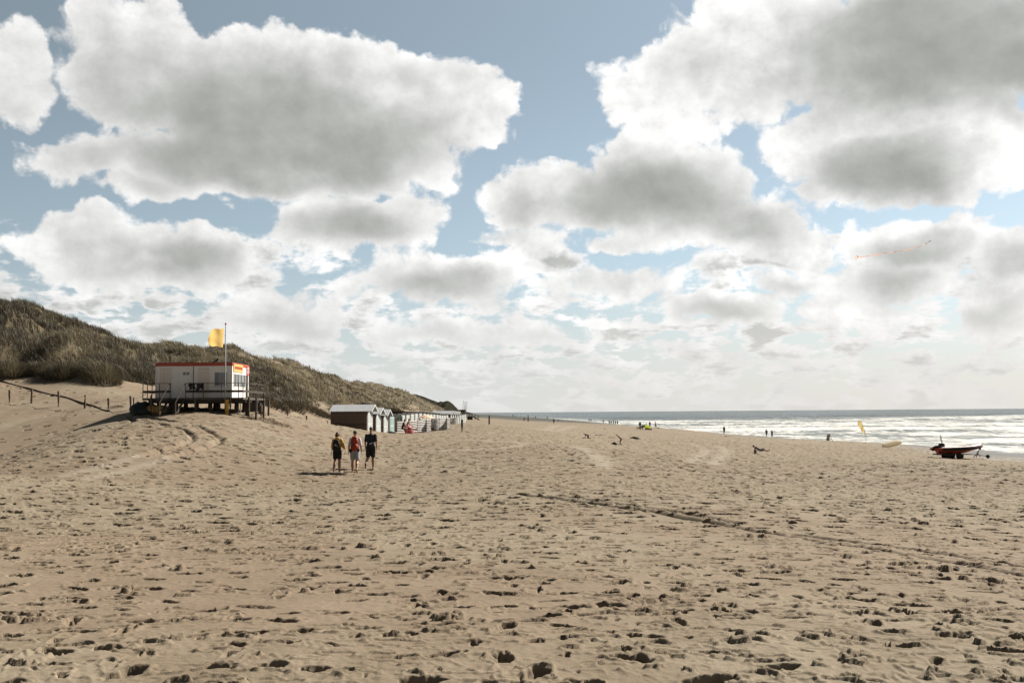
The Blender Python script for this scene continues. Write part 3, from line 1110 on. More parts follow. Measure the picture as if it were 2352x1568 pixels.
# walls of the two joined cabins; the front is closed by four strips round the openings so nothing overlaps
FL = 0.06
MB().box(0, SW, 0, SDEP, FL, SH-0.22).build('wall', WHITE, st)
MB().box(-0.02, SW+0.02, -0.02, SDEP+0.02, SH-0.22, SH+0.02).build('roof_band', RED, st, bevel=0.012)
MB().box(0.05, SW-0.05, 0.05, SDEP-0.05, SH+0.021, SH+0.05).build('roof', mat('roof_felt', (0.07, 0.07, 0.07), .9), st)
U = SW/1082.0                                        # metres per unit of the front measured in the photograph
fx = lambda u: (u-408)*U
fz = lambda v: (1190-v)*SH/498.0
for (a, b_) in ((470, 632), (1010, 1165)):
    MB().box(fx(a)-.05, fx(b_)+.05, -0.018, -0.004, FL+.02, fz(750)).build('door_frame', WHITE, st, bevel=.004)
    d = MB().box(fx(a), fx(b_), -0.034, -0.019, FL+.04, fz(808)).build('door', CREAM, st, bevel=.004)
    MB().box(fx(b_)-.10, fx(b_)-.06, -0.075, -0.035, 1.0, 1.10).build('handle', STEEL, d)
    MB().box(fx(a), fx(b_), -0.030, -0.019, fz(800), fz(756)).build('transom', CREAM, st, bevel=.003)
MB().box(fx(938), fx(950), -0.012, -0.003, FL, SH-.23).build('seam_strip', mat('rust_strip', (0.16, 0.10, 0.07), .8), st)
for a in (424, 1476):
    MB().box(fx(a)-.02, fx(a)+.02, -0.010, -0.003, FL, SH-.23).build('corner_strip', CREAM, st)
w1 = MB().box(fx(793), fx(890), -0.02, -0.004, fz(862), fz(815)).build('window', WHITE, st, bevel=.004)
for a, b_ in ((798, 836), (848, 885)):
    MB().box(fx(a), fx(b_), -0.028, -0.021, fz(858), fz(819)).build('pane', glass_mat(), w1)
w2 = MB().box(fx(1230), fx(1432), -0.022, -0.004, fz(1024), fz(810)).build('window', WHITE, st, bevel=.006)
MB().box(fx(1245), fx(1420), -0.030, -0.023, fz(1010), fz(824)).build('pane', glass_mat(), w2)
cur = MB()
for i in range(14):
    a0, a1 = fx(1300+i*6), fx(1300+(i+1)*6)
    cur.add([(a0, -.034-.008*(i % 2), fz(1008)), (a1, -.034-.008*((i+1) % 2), fz(1008)), (a1-.03*i/14, -.034, fz(826)), (a0-.03*i/14, -.034, fz(826))], [(0, 1, 2, 3)])
cur.build('curtain', mat('net_curtain', (0.24, 0.24, 0.25), .9), w2)
MB().box(fx(1245)-.05, fx(1420)+.05, -0.05, -0.023, fz(1030), fz(1018)).build('sill', STEEL, w2)
# sunlit end wall facing the sea: window row, dark doorway, two signs
ey = lambda u: (u-1490)/260.0*SDEP
X1 = SW
w3 = MB().box(X1+.004, X1+.03, ey(1505), ey(1698), 0.83, 1.86).build('window', WHITE, st, bevel=.005)
for a, b_ in ((1512, 1552), (1558, 1598), (1606, 1645), (1654, 1692)):
    MB().box(X1+.031, X1+.04, ey(a), ey(b_), 0.90, 1.80).build('pane', glass_mat(), w3)
MB().box(X1+.004, X1+.016, ey(1702), ey(1738), FL, 1.80).build('doorway', mat('dark_opening', (0.02, 0.016, 0.014), .9), st)
ORANGE = mat('orange_sign', (0.62, 0.33, 0.10), .5, 0, .1)
sg = MB().box(X1+.022, X1+.05, ey(1506), ey(1646), SH-.62, SH-.06).build('sign', ORANGE, st, bevel=.004)
lettering('lettering', 'STRANDBEWAKING', 0.30, mat('sign_red', (0.30, 0.04, 0.02), .6), sg, (X1+.056, (ey(1506)+ey(1646))/2, SH-.34), (PI/2, 0, PI/2), 0.78)
sg2 = MB().box(X1+.022, X1+.05, ey(1712), ey(1748), SH-.74, SH-.06).build('sign', mat('crimson_sign', (0.40, 0.06, 0.06), .5), st, bevel=.004)
for i, tx in enumerate(('EHBO', 'POST')):
    lettering('lettering', tx, 0.24, mat('sign_white', (0.6, 0.58, 0.56), .6), sg2, (X1+.056, ey(1730), SH-.26-.28*i), (PI/2, 0, PI/2), 0.85)
# deck, beams, stilts
DX0, DX1 = fx(318), SW+1.15
MB().box(DX0, DX1, -1.25, SDEP+.5, -0.10, 0.05).build('deck', plank_mat('deck_boards', (0.075, 0.062, 0.05), .3, .14, 'Y'), st)
bm_ = MB()
for yy in (-1.15, 0.4, 2.2, 4.2):
    bm_.box(fx(395), fx(1745), yy, yy+.16, -0.32, -0.101)
bm_.build('beam', WOOD_D, st)
ST_L = []
for u, yy in ((440, .3), (520, 1.6), (660, .2), (980, .2), (1165, .3), (1538, .3), (1692, .4), (700, 2.2), (1165, 2.3), (1538, 2.4), (1692, 4.2), (1010, 4.2), (440, 4.0)):
    x = fx(u)
    gz = float(land(np.array([SX0+x]), np.array([SD+yy]))[0])-DECK
    MB().tube([(x, yy, gz-.3), (x+.02, yy, -0.321)], [.19, .15], 10).build('stilt', WOOD_P, st, True)
# railings with a thin top rail and one wide board


def railing(pts, posts):
    r = MB()
    for a, b_ in zip(pts[:-1], pts[1:]):
        r.bar((*a, 1.09), (*b_, 1.09), .05, .04)
    for (x, y) in posts:
        r.bar((x, y, .051), (x, y, 1.07), .045)
    o = r.build('railing', RAILM, st)
    bd = MB()
    for a, b_ in zip(pts[:-1], pts[1:]):
        bd.bar((*a, .50), (*b_, .50), .035, .16)
    bd.build('rail_board', WOOD_D, o)


railing([(DX0+.02, 2.2), (DX0+.02, -1.2), (fx(712), -1.2)], [(DX0+.02, 2.2), (DX0+.02, .6), (DX0+.02, -1.2), (fx(385), -1.2), (fx(552), -1.2), (fx(700), -1.2)])
railing([(fx(912), -1.2), (DX1-.03, -1.2)], [(fx(912), -1.2), (fx(1160), -1.2), (fx(1410), -1.2), (DX1-.35, -1.2)])
railing([(DX1-.03, -1.2), (DX1-.03, SDEP+.4)], [(DX1-.03, -1.2+i*1.0) for i in range(7)])
sr = MB()
gz = float(land(np.array([SX0+fx(780)]), np.array([SD-2.9]))[0])-DECK
for u in (690, 905):
    sr.bar((fx(u), -1.2, 1.05), (fx(u)-.08, -3.0, gz+.85), .05)
    sr.bar((fx(u), -1.3, -.05), (fx(u)-.06, -3.0, gz), .06, .18)
    sr.bar((fx(u)-.08, -2.95, gz-.1), (fx(u)-.08, -2.95, gz+.9), .07)
for i in range(6):
    t = (i+.5)/6
    sr.box(fx(700), fx(900), -1.3-1.7*t-.13, -1.3-1.7*t+.13, -.05+(gz+.05)*t, -.01+(gz+.05)*t)
sr.build('stairs', WOOD_D, st)
MB().bar((SW+.5, .4, -.30), (SW+.5, .4, gz-.1), .05).build('drain_pipe', STEEL, st)

POSTG = 'wooden mooring stakes round the lifeguard station'


def stake(px_, top, d, r=.07, label='', name='wooden_stake', m=WOOD_P, point=True, group=POSTG, cat='stake'):
    p = on_land(px_, d)
    zt = at(px_, top, d).z
    h = zt-p.z
    q = MB()
    q.tube([(0, 0, -.4), (0.01, 0, h*.5), (.02*random.uniform(-1, 1), 0, h-(.16 if point else .0))], [r, r*.95, r*.9], 8)
    if point:
        q.tube([(0, 0, h-.17), (0, 0, h)], [r*.9, r*.25], 8)
    o = q.build(name, m)
    o.location = p
    return tag(o, label, cat, group)


S2 = lambda u: (500+u*0.287)/1.7416
T2 = lambda v: (1250+v*0.287)/1.7416
for u, v, d, lb in ((360, 1140, 70.6, 'pointed stake at the left end of the station deck, by the yellow drum'), (975, 1185, 70.5, 'pointed stake just right of the station stairs'),
                    (1463, 1165, 70.4, 'pointed stake right of the yellow pole foot'), (1722, 1155, 70.6, 'pointed stake under the right front corner of the deck'),
                    (1825, 1160, 70.0, 'leaning pointed stake in front of the hanging crate'), (1930, 1110, 72.5, 'tall stake in front of the side railing'),
                    (1998, 1190, 75.0, 'last stake at the far right end of the side railing'), (1895, 1275, 71.5, 'short low stake right of the hanging crate')):
    stake(S2(u), T2(v), d, .085, lb)
# flag pole and flag
fp = on_land(S2(1392), 70.4)
ftop = at(S2(1385), T2(175), 70.4).z
pole = thing('flag_pole', fp, 'thin grey metal flag pole in front of the lifeguard station', 'flag pole')
MB().tube([(0, 0, -.3), (0, 0, 2.4), (-.03, 0, ftop-fp.z)], [.048, .042, .030], 10).build('pole', mat('dull_pole', (.17, .175, .175), .6, .2), pole, True)
MB().lathe([(.0, 0), (.075, .05), (.05, .13), (0.0, .2)], (-.03, 0, ftop-fp.z), 10).build('finial', RED, pole, True)
MB().tube([(-.06, -.03, ftop-fp.z-.3), (-.10, -.05, 4.2), (-.07, -.05, 1.2)], .006, 5).build('halyard', mat('rope', (.4, .38, .34), .8), pole)
yp = MB().box(-.1, .1, -.08, .08, -.3, at(S2(1420), T2(1208), 70.3).z-fp.z).build('yellow_pole', mat('yellow_paint', (.42, .22, .03), .6, 0, .25), None, bevel=.01)
yp.location = on_land(S2(1421), 70.3)
tag(yp, 'short yellow wooden post at the foot of the flag pole', 'post')
rows = []
P0, P1, P2, P3 = (S2(1380), T2(218)), (S2(1364), T2(486)), (S2(1172), T2(455)), (S2(1200), T2(238))
for i in range(21):
    t = i/20
    rw = []
    for j in range(25):
        s_ = j/24
        xx = (P0[0]*(1-t)+P1[0]*t)*(1-s_) + (P3[0]*(1-t)+P2[0]*t)*s_ - 5*math.sin(PI*t)*s_*(1 if s_ > .5 else s_)
        yy = (P0[1]*(1-t)+P1[1]*t)*(1-s_) + (P3[1]*(1-t)+P2[1]*t)*s_ + 2.2*math.sin(s_*7+t*2.5)*s_
        q = at(xx, yy, 70.38)
        rw.append(Vector((q.x, q.y + .06*math.sin(s_*7.5+t*1.6)*s_**.6 + .02*math.sin(t*9+s_*5)*s_, q.z)))
    rows.append(rw)
fm, k, b = new_mat('flag_cloth')
k.put(b.inputs['Base Color'], (.46, .31, .10))
b.inputs['Roughness'].default_value = .8
tl = k.n('ShaderNodeBsdfTranslucent')
k.put(tl.inputs[0], (.66, .45, .16, 1))
mx = k.n('ShaderNodeMixShader')
mx.inputs[0].default_value = .6
k.put(mx.inputs[1], b.outputs[0])
k.put(mx.inputs[2], tl.outputs[0])
k.put(k.nt.nodes['Material Output'].inputs[0], mx.outputs[0])
FLAGM = fm
o = MB().sheet(rows).build('flag', FLAGM, None, True)
tag(o, 'plain yellow flag blowing to the left from the pole top', 'flag')

# things lying and hanging about the station
p = at(S2(1805), T2(1262), 72.2)
cr = thing('crate', p, 'dark box hung under the right side of the station deck', 'crate', R(8))
MB().box(-.42, .42, -.3, .3, -.62, 0).build('box', mat('dark_plastic', (.035, .03, .028), .5), cr, bevel=.03)
MB().box(-.46, .46, -.34, .34, .001, .05).build('lid', mat('dark_plastic'+'2', (.05, .045, .04), .5), cr, bevel=.015)
for x in (-.3, .3):
    MB().bar((x, 0, .05), (x, 0, DECK-.1-p.z), .03).build('hanger', STEEL, cr)
p = on_land(S2(262), 72.0)
hp = MB()
rows = []
for i in range(13):
    a = i/12*PI
    rows.append([Vector((-1.0*math.cos(j/16*PI)*(math.sin(a)**.5)*(1+.1*math.sin(j*1.7+i)), -.75*math.cos(a), max(-.05, .85*math.sin(a)**.6*math.sin(j/16*PI)**.55*(1+.14*math.sin(j*2.3+i*1.3))))) for j in range(17)])
hp = MB().sheet(rows).build('tarp_heap', mat('dark_green_tarp', (.014, .019, .015), .7, 0, .4, 5, .5, 12), None, True)
hp.location = p
tag(hp, 'dark green tarpaulin heap beside the left end of the station', 'tarpaulin')
p = on_land(S2(442), 71.6)
dr = thing('drum', p+Vector((0, 0, .31)), 'yellow drum lying in the shade under the deck', 'drum')
MB().lathe([(0, -.62), (.30, -.60), (.31, -.2), (.325, -.19), (.325, -.15), (.31, -.14), (.31, .2), (.325, .21), (.325, .25), (.31, .26), (.30, .60), (0, .62)], axis='X', n=20).build('barrel', mat('drum_yellow', (.33, .19, .05), .55, 0, .3), dr, True)
MB().lathe([(.05, .621), (.05, .65), (0, .66)], (0, .12, 0), 8, 'X').build('cap', DARK, dr)
o = MB().box(-.75, .75, -.09, .09, 0.0, .05).build('plank', mat('yellow_plank', (.28, .19, .08), .8), None, bevel=.006)
o.location = on_land(S2(820), 69.3)+Vector((0, 0, .02))
o.rotation_euler = (0, 0, R(4))
tag(o, 'yellowish plank lying flat on the sand in front of the station', 'plank')
# a crow on the roof
p = Vector((at(S2(1273), T2(690), SD+1.2).x, SD+1.2, DECK+SH+.05))
bd = thing('crow', p, 'black crow perched on the red roof edge of the station', 'bird', R(-60))
cw = MB()
cw.tube([(0, -.20, .10), (0, -.06, .16), (0, .06, .24), (0, .11, .32), (0, .13, .37), (0, .16, .40)], [.015, .07, .085, .06, .045, .02], 10)
cw.tube([(0, .15, .385), (0, .22, .375)], [.02, .004], 6)
cw.tube([(0, -.06, .15), (0, -.30, .03)], [.05, .02], 6)
cw.build('body', mat('feathers', (.012, .012, .014), .5), bd, True)
MB().tube([(-.03, .02, .17), (-.03, .03, 0)], .008, 5).tube([(.03, .02, .17), (.03, .03, 0)], .008, 5).build('leg', DARK, bd)
# wet gear drying on the rail
for i, (u, w_, h_, lb) in enumerate(((978, .20, .52, 'leftmost black wetsuit hung over the station rail'), (1026, .17, .56, 'narrow black wetsuit, second from the left on the station rail'),
                                     (1088, .27, .62, 'widest black wetsuit, third along the station rail'), (1142, .15, .50, 'last black wetsuit on the rail, nearest the flag pole'))):
    x = SX0+fx(u)
    rows = []
    for a in range(11):
        t = a/10
        if t < .5:
            zz, yy = 1.125-h_*(1-t*2), -.06
        else:
            zz, yy = 1.125-h_*.8*(t*2-1), .06
        wob = .06*math.sin(a*1.3+i*2)
        ww = w_*(.55+.45*math.sin(min(1, abs(t-.5)*2+.35)*PI*.8))
        rows.append([Vector((x-ww/2+wob+ww*b2/6, SD-1.2+yy*(1+.5*math.sin(b2+a)), DECK+zz+.05*math.sin(b2*1.9+a*.8)*(1 if abs(t-.5) > .3 else 0))) for b2 in range(7)])
    o = MB().sheet(rows).build('wetsuit', DARK, None, True)
    tag(o, lb, 'wetsuit', 'black wetsuits drying on the station rail')

# rope fence on the left
FG = 'posts of the rope fence'
fpos = []
for i, (px_, top, d, lb) in enumerate(((20, 895, 80, 'leftmost post of the rope fence below the dune'), (71, 893, 80, 'second rope fence post from the left, where the dark net passes'), (133, 898, 79, 'third rope fence post from the left'),
                                       (194, 907, 78, 'fourth rope fence post from the left'), (248, 914, 77, 'fifth rope fence post, left of the small green plant'), (299, 909, 76.5, 'sixth rope fence post, left of the green tarpaulin'),
                                       (306, 912, 76, 'thin stake close beside the sixth rope fence post'))):
    stake(px_, top, d, .09 if i < 6 else .06, lb, 'fence_post', point=False, group=FG, cat='post')
    fpos.append((px_, top, d))
rp = MB()
for a, b_ in list(zip(fpos[:5], fpos[1:6])) + [(fpos[5], (343, 893, 73))]:
    pa, pb = at(a[0], a[1]+2, a[2]), at(b_[0], b_[1]+2, b_[2])
    rp.tube([pa.lerp(pb, t/8)+Vector((0, 0, -.32*math.sin(PI*t/8))) for t in range(9)], .016, 5)
tag(rp.build('rope', mat('white_rope', (.5, .47, .42), .8), None, True), 'pale sagging rope strung between the fence posts', 'rope')
net = MB()
pts = []
for px_, py_ in ((-10, 872), (30, 882), (70, 893), (120, 905), (165, 917), (210, 931), (240, 941), (252, 943)):
    pts.append(ground_at(px_, py_+2))
pp = smooth_poly(pts, 5)
net.sheet([[q+Vector((0, 0, -.1)) for q in pp], [q+Vector((.02, 0, .07+.03*math.sin(i*.8))) for i, q in enumerate(pp)]])
net.tube([q+Vector((.02, 0, .08+.03*math.sin(i*.8))) for i, q in enumerate(pp)], .02, 6)
tag(net.build('sand_fence', mat('dark_mesh', (.07, .055, .046), .9), None), 'low dark sand net running down the slope behind the posts', 'net')
# posts right of the station
for px_, top, d, lb in ((660, 936, 80, 'small post on the dune foot just right of the station'), (704, 954, 85, 'middle one of three small posts between the station and the huts'), (752, 966, 92, 'small post beside the brown wall of the first hut')):
    stake(px_, top, d, .075, lb, 'fence_post', point=False, group='small posts along the dune foot', cat='post')
for px_, top, d, r_, lb in ((1061, 963, 100, .12, 'thick wooden post with a worn top right of the striped windbreaks'), (1123.5, 954, 158, .13, 'dark wooden post alone on the open beach right of the huts'), (1213, 953, 400, .22, 'far thin post on the dark sand near the tide line')):
    stake(px_, top, d, r_, lb, 'wooden_post', point=False, group=None, cat='post')

# ------------------------------------------------------------------ beach huts
BROWN = plank_mat('brown_boards', (0.105, 0.078, 0.064), 0.28, 0.16)
BEIGE = plank_mat('beige_boards', (0.30, 0.272, 0.232), 0.10, 0.16)
HWHITE = mat('hut_white', (0.36, 0.37, 0.36), .6, 0, .08)
MINT = mat('hut_mint', (0.29, 0.37, 0.36), .6, 0, .12)
TEAL = mat('hut_teal', (0.13, 0.22, 0.22), .6, 0, .15)
ROOFW = mat('pale_roof', (0.31, 0.32, 0.335), .6, 0, .1, 3)
ROOFD = mat('bitumen_roof', (0.030, 0.028, 0.028), .9, 0, .3)
HUTG = 'beach huts in one long row at the dune foot'
HWID, HDEP, HWAL = 2.5, 3.55, 2.05            # along the row, away from the sea, wall height


def hut_base(label, wm, gable, doorm, ridge=.58, open_door=False, over=.5):
    """front looks along +x to the sea; origin at the near front corner"""
    t = thing('beach_hut', (0, 0, 0), label, 'beach hut', 0, HUTG)
    w = MB()
    w.box(-HDEP, 0, 0, HWID, -.25, HWAL)
    if gable:
        for x in (-HDEP, -.03):
            w.add([(x, 0, HWAL), (x, HWID, HWAL), (x, HWID/2, HWAL+ridge-.03), (x+.03, 0, HWAL), (x+.03, HWID, HWAL), (x+.03, HWID/2, HWAL+ridge-.03)],
                  [(0, 1, 2), (5, 4, 3), (0, 3, 4, 1), (1, 4, 5, 2), (2, 5, 3, 0)])
    w.build('wall', wm, t)
    r = MB()
    if gable:
        e, th = .14, .05
        sl = ridge/(HWID/2)
        for s_ in (1, -1):
            y0 = HWID/2-s_*(HWID/2+e)
            z0 = HWAL-e*sl
            a = [(-HDEP-.12, y0, z0), (over, y0, z0), (over, HWID/2, HWAL+ridge), (-HDEP-.12, HWID/2, HWAL+ridge)]
            r.add([(x, y, z+.005) for x, y, z in a]+[(x, y, z+th) for x, y, z in a],
                  [(3, 2, 1, 0), (4, 5, 6, 7), (0, 1, 5, 4), (1, 2, 6, 5), (2, 3, 7, 6), (3, 0, 4, 7)])
        ro = r.build('roof', ROOFW, t)
        bb_ = MB()
        for s_ in (1, -1):
            y0 = HWID/2-s_*(HWID/2+e+.01)
            bb_.bar((over+.02, y0, HWAL-e*sl-.03), (over+.02, HWID/2, HWAL+ridge+.0), .03, .15)
        bb_.build('gable_board', HWHITE, ro)
    else:
        r.box(-HDEP-.1, .22, -.08, HWID+.08, HWAL+.002, HWAL+.11)
        r.build('roof', ROOFD, t)
    d = MB()
    for y0, y1, z0, z1 in ((.16, .28, .03, 2.0), (2.22, 2.34, .03, 2.0), (.281, 2.219, 1.9, 2.0)):
        d.box(.004, .055, y0, y1, z0, z1)
    d.build('door_frame', HWHITE, t)
    for i, y0 in enumerate((.285, 1.255)):
        q = MB()
        if open_door and i == 0:
            q.box(.06, .76, y0-.04, y0, .06, 1.89)
        else:
            q.box(.006, .035, y0, y0+.96, .06, 1.89)
        dd = q.build('door', doorm, t, bevel=.004)
        pn = MB()
        if open_door and i == 0:
            pn.box(.2, .6, y0-.052, y0-.042, 1.0, 1.7)
        else:
            pn.box(.037, .05, y0+.22, y0+.74, .95, 1.72)
            pn.box(.037, .045, y0+.22, y0+.74, .25, .75)
        pn.build('door_panel', TEAL if doorm is MINT else mat('hut_grey_panel', (.30, .33, .33), .6), dd)
    if open_door:
        MB().box(.001, .003, .29, 1.25, .05, 1.9).build('doorway', mat('dark_opening2', (.012, .012, .014), .9), t)
    t.rotation_euler.z = R(-5)
    return t


ORD = ['first', 'second', 'third', 'fourth', 'fifth', 'sixth', 'seventh', 'eighth', 'ninth', 'tenth', 'eleventh', 'twelfth', 'thirteenth', 'fourteenth', 'fifteenth', 'sixteenth', 'seventeenth', 'eighteenth']


def hut_at(d, px=None):
    """front line of the row: x from the measured columns"""
    col = np.interp(d, [96, 101.3, 106.6, 111.8, 117, 130, 150, 170, 190, 200, 213, 242], [842.3, 862.1, 879.6, 894.7, 909, 938, 975, 1003, 1025, 1036.5, 1051, 1068.5])
    x = at(px or col, 985, d).x
    z = float(land(np.array([x-1.0, x]), np.array([d+1, d+1])).mean())
    return Vector((x, d, z))


hb = hut_base('brown gabled beach hut nearest the camera, its whole side wall in view', BROWN, True, HWHITE)
hb.location = hut_at(96)
h2 = dup(hb, hut_at(101.3), label='brown gabled hut second from the near end of the row')
h3 = dup(hb, hut_at(106.6), label='third brown gabled hut, the last before the flat-roofed beige ones')
bw = hut_base('first beige flat-roofed hut beside the brown gabled ones, with mint doors', BEIGE, False, MINT)
bw.location = hut_at(111.8)
k_ = 1
d = 117.0
bo = hut_base('beige flat-roofed hut with one dark teal door standing open by the windbreak', BEIGE, False, MINT, open_door=True)
bo.location = hut_at(117)
bh = hut_base('third flat-roofed beige hut counted from the brown huts', BEIGE, False, HWHITE)
bh.location = hut_at(122.2)
for i in range(3, 16):
    d = 111.8+5.2*i
    src = bw if i in (8,) else bh
    dup(src, hut_at(d), label=f'{ORD[i]} flat-roofed beige hut counted from the brown gabled huts' if i != 8 else 'ninth flat-roofed beige hut, its doors mint green')
for i, d in enumerate((197, 204, 211, 219)):
    dup(hb, hut_at(d, (1034.5, 1039.5, 1044.7, 1050.0)[i]), label=f'{ORD[i]} of the four far gabled huts behind the last windbreak')
for i, d in enumerate((226, 231.5, 237, 242.5)):
    dup(bh, hut_at(d, (1055, 1059.5, 1063.5, 1067)[i]), label=f'{ORD[i]} beige hut beyond the four far gabled huts' if i < 3 else 'last beige hut at the far end of the row')

# beach pavilion with leaning masts behind the far end of the row
p = on_land(1062, 265)
zt = at(1062, 940.5, 265).z
pv_ = thing('beach_pavilion', (p.x, 265, p.z), 'low dark flat-topped pavilion behind the far end of the hut row', 'pavilion')
x0, x1 = at(1055, 940, 265).x-p.x, at(1068, 940, 265).x-p.x
MB().box(x0+1, x1-.4, 0, 6, -.3, zt-p.z-.5).build('wall', WOOD_D, pv_)
MB().box(x0, x1, -.5, 6.5, zt-p.z-.49, zt-p.z).build('roof', ROOFD, pv_)
for i, (a, tp) in enumerate(((1060, (1065, 919)), (1064.5, (1068, 921)), (1066, (1070.5, 921.5)), (1067.5, (1073, 922)))):
    q0, q1 = at(a, 942, 262), at(*tp, 262)
    q0.z = p.z+.2
    m_ = MB().tube([(0, 0, -.3), q1-q0], [.07, .04], 6).build('mast', mat('mast_wood', (.10, .08, .06), .7), None)
    m_.location = q0
    tag(m_, ('leftmost tall thin leaning mast by the pavilion', 'second of the four leaning masts by the pavilion', 'third of the four leaning masts by the pavilion', 'rightmost leaning mast by the pavilion')[i], 'mast', 'leaning masts by the pavilion')
# dark fence and ramp right of the huts
for i, (px_, top, d) in enumerate(((1078, 951, 330), (1084, 947.5, 340), (1091, 949, 350), (1098, 953, 360))):
    stake(px_, top, d, .12, ('leftmost', 'tallest', 'third', 'rightmost')[i]+' of the thin poles right of the far end of the huts', 'wooden_pole', WOOD_D, False, 'poles beyond the hut row', 'pole')
q = on_land(1080, 300)
rf = thing('timber_ramp', q, 'dark timber steps and railing just past the last hut', 'steps')
ra = MB()
ra.box(-.9, .7, 0, 1.6, -.2, 1.15)
ra.build('platform', WOOD_D, rf)
rb = MB()
rb.bar((.7, 0, 1.15), (3.0, 0, -.1), .12, .3)
for i in range(5):
    rb.bar((-.9+i*.4, 0, 1.16), (-.9+i*.4, 0, 2.1), .06)
rb.bar((-.9, 0, 2.13), (.72, 0, 2.13), .07)
rb.bar((.75, 0, 2.1), (3.0, 0, .9), .07)
rb.build('railing', WOOD_D, rf)

# ------------------------------------------------------------------ striped windbreaks


def stripe_mat(name, n, dark=(0.022, 0.024, 0.045), pale=(0.60, 0.57, 0.53), duty=.5):
    m, k, b = new_mat(name)
    co = k.n('ShaderNodeTexCoord').outputs['UV']
    v = k.sep(co)[1]
    fr = k.m('FRACT', k.m('MULTIPLY', v, n))
    s_ = k.step(fr, duty-.03, duty+.03, 1, 0)
    c = k.mix(s_, pale, dark)
    k.put(b.inputs['Base Color'], c)
    b.inputs['Roughness'].default_value = .85
    tl = k.n('ShaderNodeBsdfTranslucent')
    k.put(tl.inputs[0], c)
    mx = k.n('ShaderNodeMixShader')
    mx.inputs[0].default_value = .5
    k.put(mx.inputs[1], b.outputs[0])
    k.put(mx.inputs[2], tl.outputs[0])
    k.put(k.nt.nodes['Material Output'].inputs[0], mx.outputs[0])
    return m


def windbreak(pts, h, m, label):
    """pts: pixel column, metres ahead; a pole at each, cloth sagging between"""
    ps = [on_land(*p) for p in pts]
    root = thing('windbreak', ps[0], label, 'windbreak', 0, 'striped canvas windbreaks by the huts')
    o = ps[0]
    vs, fs, uv = [], [], []
    NR = 7
    cols = []
    for a, b_ in zip(ps[:-1], ps[1:]):
        for k in range(8):
            t = k/8
            p = a.lerp(b_, t)
            belly = math.sin(PI*t)
            cols.append((p + Vector((.05*belly, .22*belly, 0)), .06*belly))
    cols.append((ps[-1], 0))
    for i, (p, sag) in enumerate(cols):
        for r in range(NR):
            f = r/(NR-1)
            vs.append(p-o+Vector((0, 0, .04+(h-.04-sag)*f)))
            uv.append((i/len(cols), f))
    for i in range(len(cols)-1):
        for r in range(NR-1):
            fs.append((i*NR+r, (i+1)*NR+r, (i+1)*NR+r+1, i*NR+r+1))
    me = bpy.data.meshes.new('canvas')
    me.from_pydata(vs, [], fs)
    ul = me.uv_layers.new()
    for l in me.loops:
        ul.data[l.index].uv = uv[l.vertex_index]
    me.materials.append(m)
    me.polygons.foreach_set('use_smooth', [True]*len(me.polygons))
    c = bpy.data.objects.new('canvas', me)
    C.objects.link(c)
    c.parent = root
    for p in ps:
        MB().tube([p-o+Vector((0, -.025, -.3)), p-o+Vector((0, -.025, h+.06))], .02, 6).build('pole', mat('pole_wood', (.20, .15, .10), .7), root)
    return root


windbreak([(912, 107), (941, 106), (959, 105), (977, 104), (979, 103), (990, 105.5)], 1.32, stripe_mat('navy_stripes_wide', 7), 'nearest windbreak with broad navy and white stripes, behind the seated couple')
windbreak([(958, 118), (975, 113), (985, 112.5), (991, 111.5), (1009, 112), (1026, 110.5), (1033.5, 113)], 1.36, stripe_mat('navy_stripes_narrow', 9), 'middle windbreak with many narrow dark stripes, the dog at its left')
windbreak([(1020, 192), (1033, 190), (1047, 191)], 1.40, stripe_mat('dark_stripes_far', 8, (.05, .045, .045)), 'small far windbreak standing in front of the far gabled huts')

# beach parasol behind the windbreaks
p = on_land(979, 117)
pr = thing('parasol', p, 'peach coloured beach parasol showing above the middle windbreak', 'parasol')
MB().tube([(0, 0, -.3), (0, 0, 1.66)], .018, 6).build('pole', STEEL, pr)
PEACH = mat('peach_cloth', (.52, .35, .24), .8, 0, .12)
cp = MB()
N = 16
vs = [(0, 0, 1.70)]
for r_, z_ in ((.3, 1.66), (.65, 1.54), (.95, 1.34)):
    for k_ in range(N):
        a = 2*PI*k_/N
        q = 1 if k_ % 2 == 0 else .96
        vs.append((r_*q*math.cos(a), r_*q*math.sin(a), z_-(0 if k_ % 2 == 0 else -.02)))
fs = [(0, 1+k_, 1+(k_+1) % N) for k_ in range(N)]
for j in range(2):
    fs += [(1+j*N+k_, 1+(j+1)*N+k_, 1+(j+1)*N+(k_+1) % N, 1+j*N+(k_+1) % N) for k_ in range(N)]
cp.add(vs, fs).build('canopy', PEACH, pr, True)

# pink umbrella lying on its side behind the couple
p = at(938, 987, 92.3)
um = thing('umbrella', p, 'pink umbrella laid open on the sand behind the seated couple', 'umbrella', R(-35))
um.rotation_euler = (R(58), R(10), R(40))
um.scale = (.72, .72, .72)
vs = [(0, 0, .42)]
for r_, z_ in ((.35, .37), (.62, .22), (.82, 0)):
    for k_ in range(N):
        a = 2*PI*k_/N
        q = 1 if k_ % 2 == 0 else .95
        vs.append((r_*q*math.cos(a), r_*q*math.sin(a), z_))
PINKM, k, b = new_mat('pink_cloth')
k.put(b.inputs['Base Color'], (.40, .045, .09))
b.inputs['Roughness'].default_value = .6
tl = k.n('ShaderNodeBsdfTranslucent')
k.put(tl.inputs[0], (.52, .065, .13))
mx = k.n('ShaderNodeMixShader')
mx.inputs[0].default_value = .4
k.put(mx.inputs[1], b.outputs[0])
k.put(mx.inputs[2], tl.outputs[0])
k.put(k.nt.nodes['Material Output'].inputs[0], mx.outputs[0])
MB().add(vs, fs).build('canopy', PINKM, um, True)
MB().tube([(0, 0, .44), (0, 0, -.35), (.03, 0, -.42), (.07, 0, -.40)], .012, 6).build('shaft', STEEL, um)

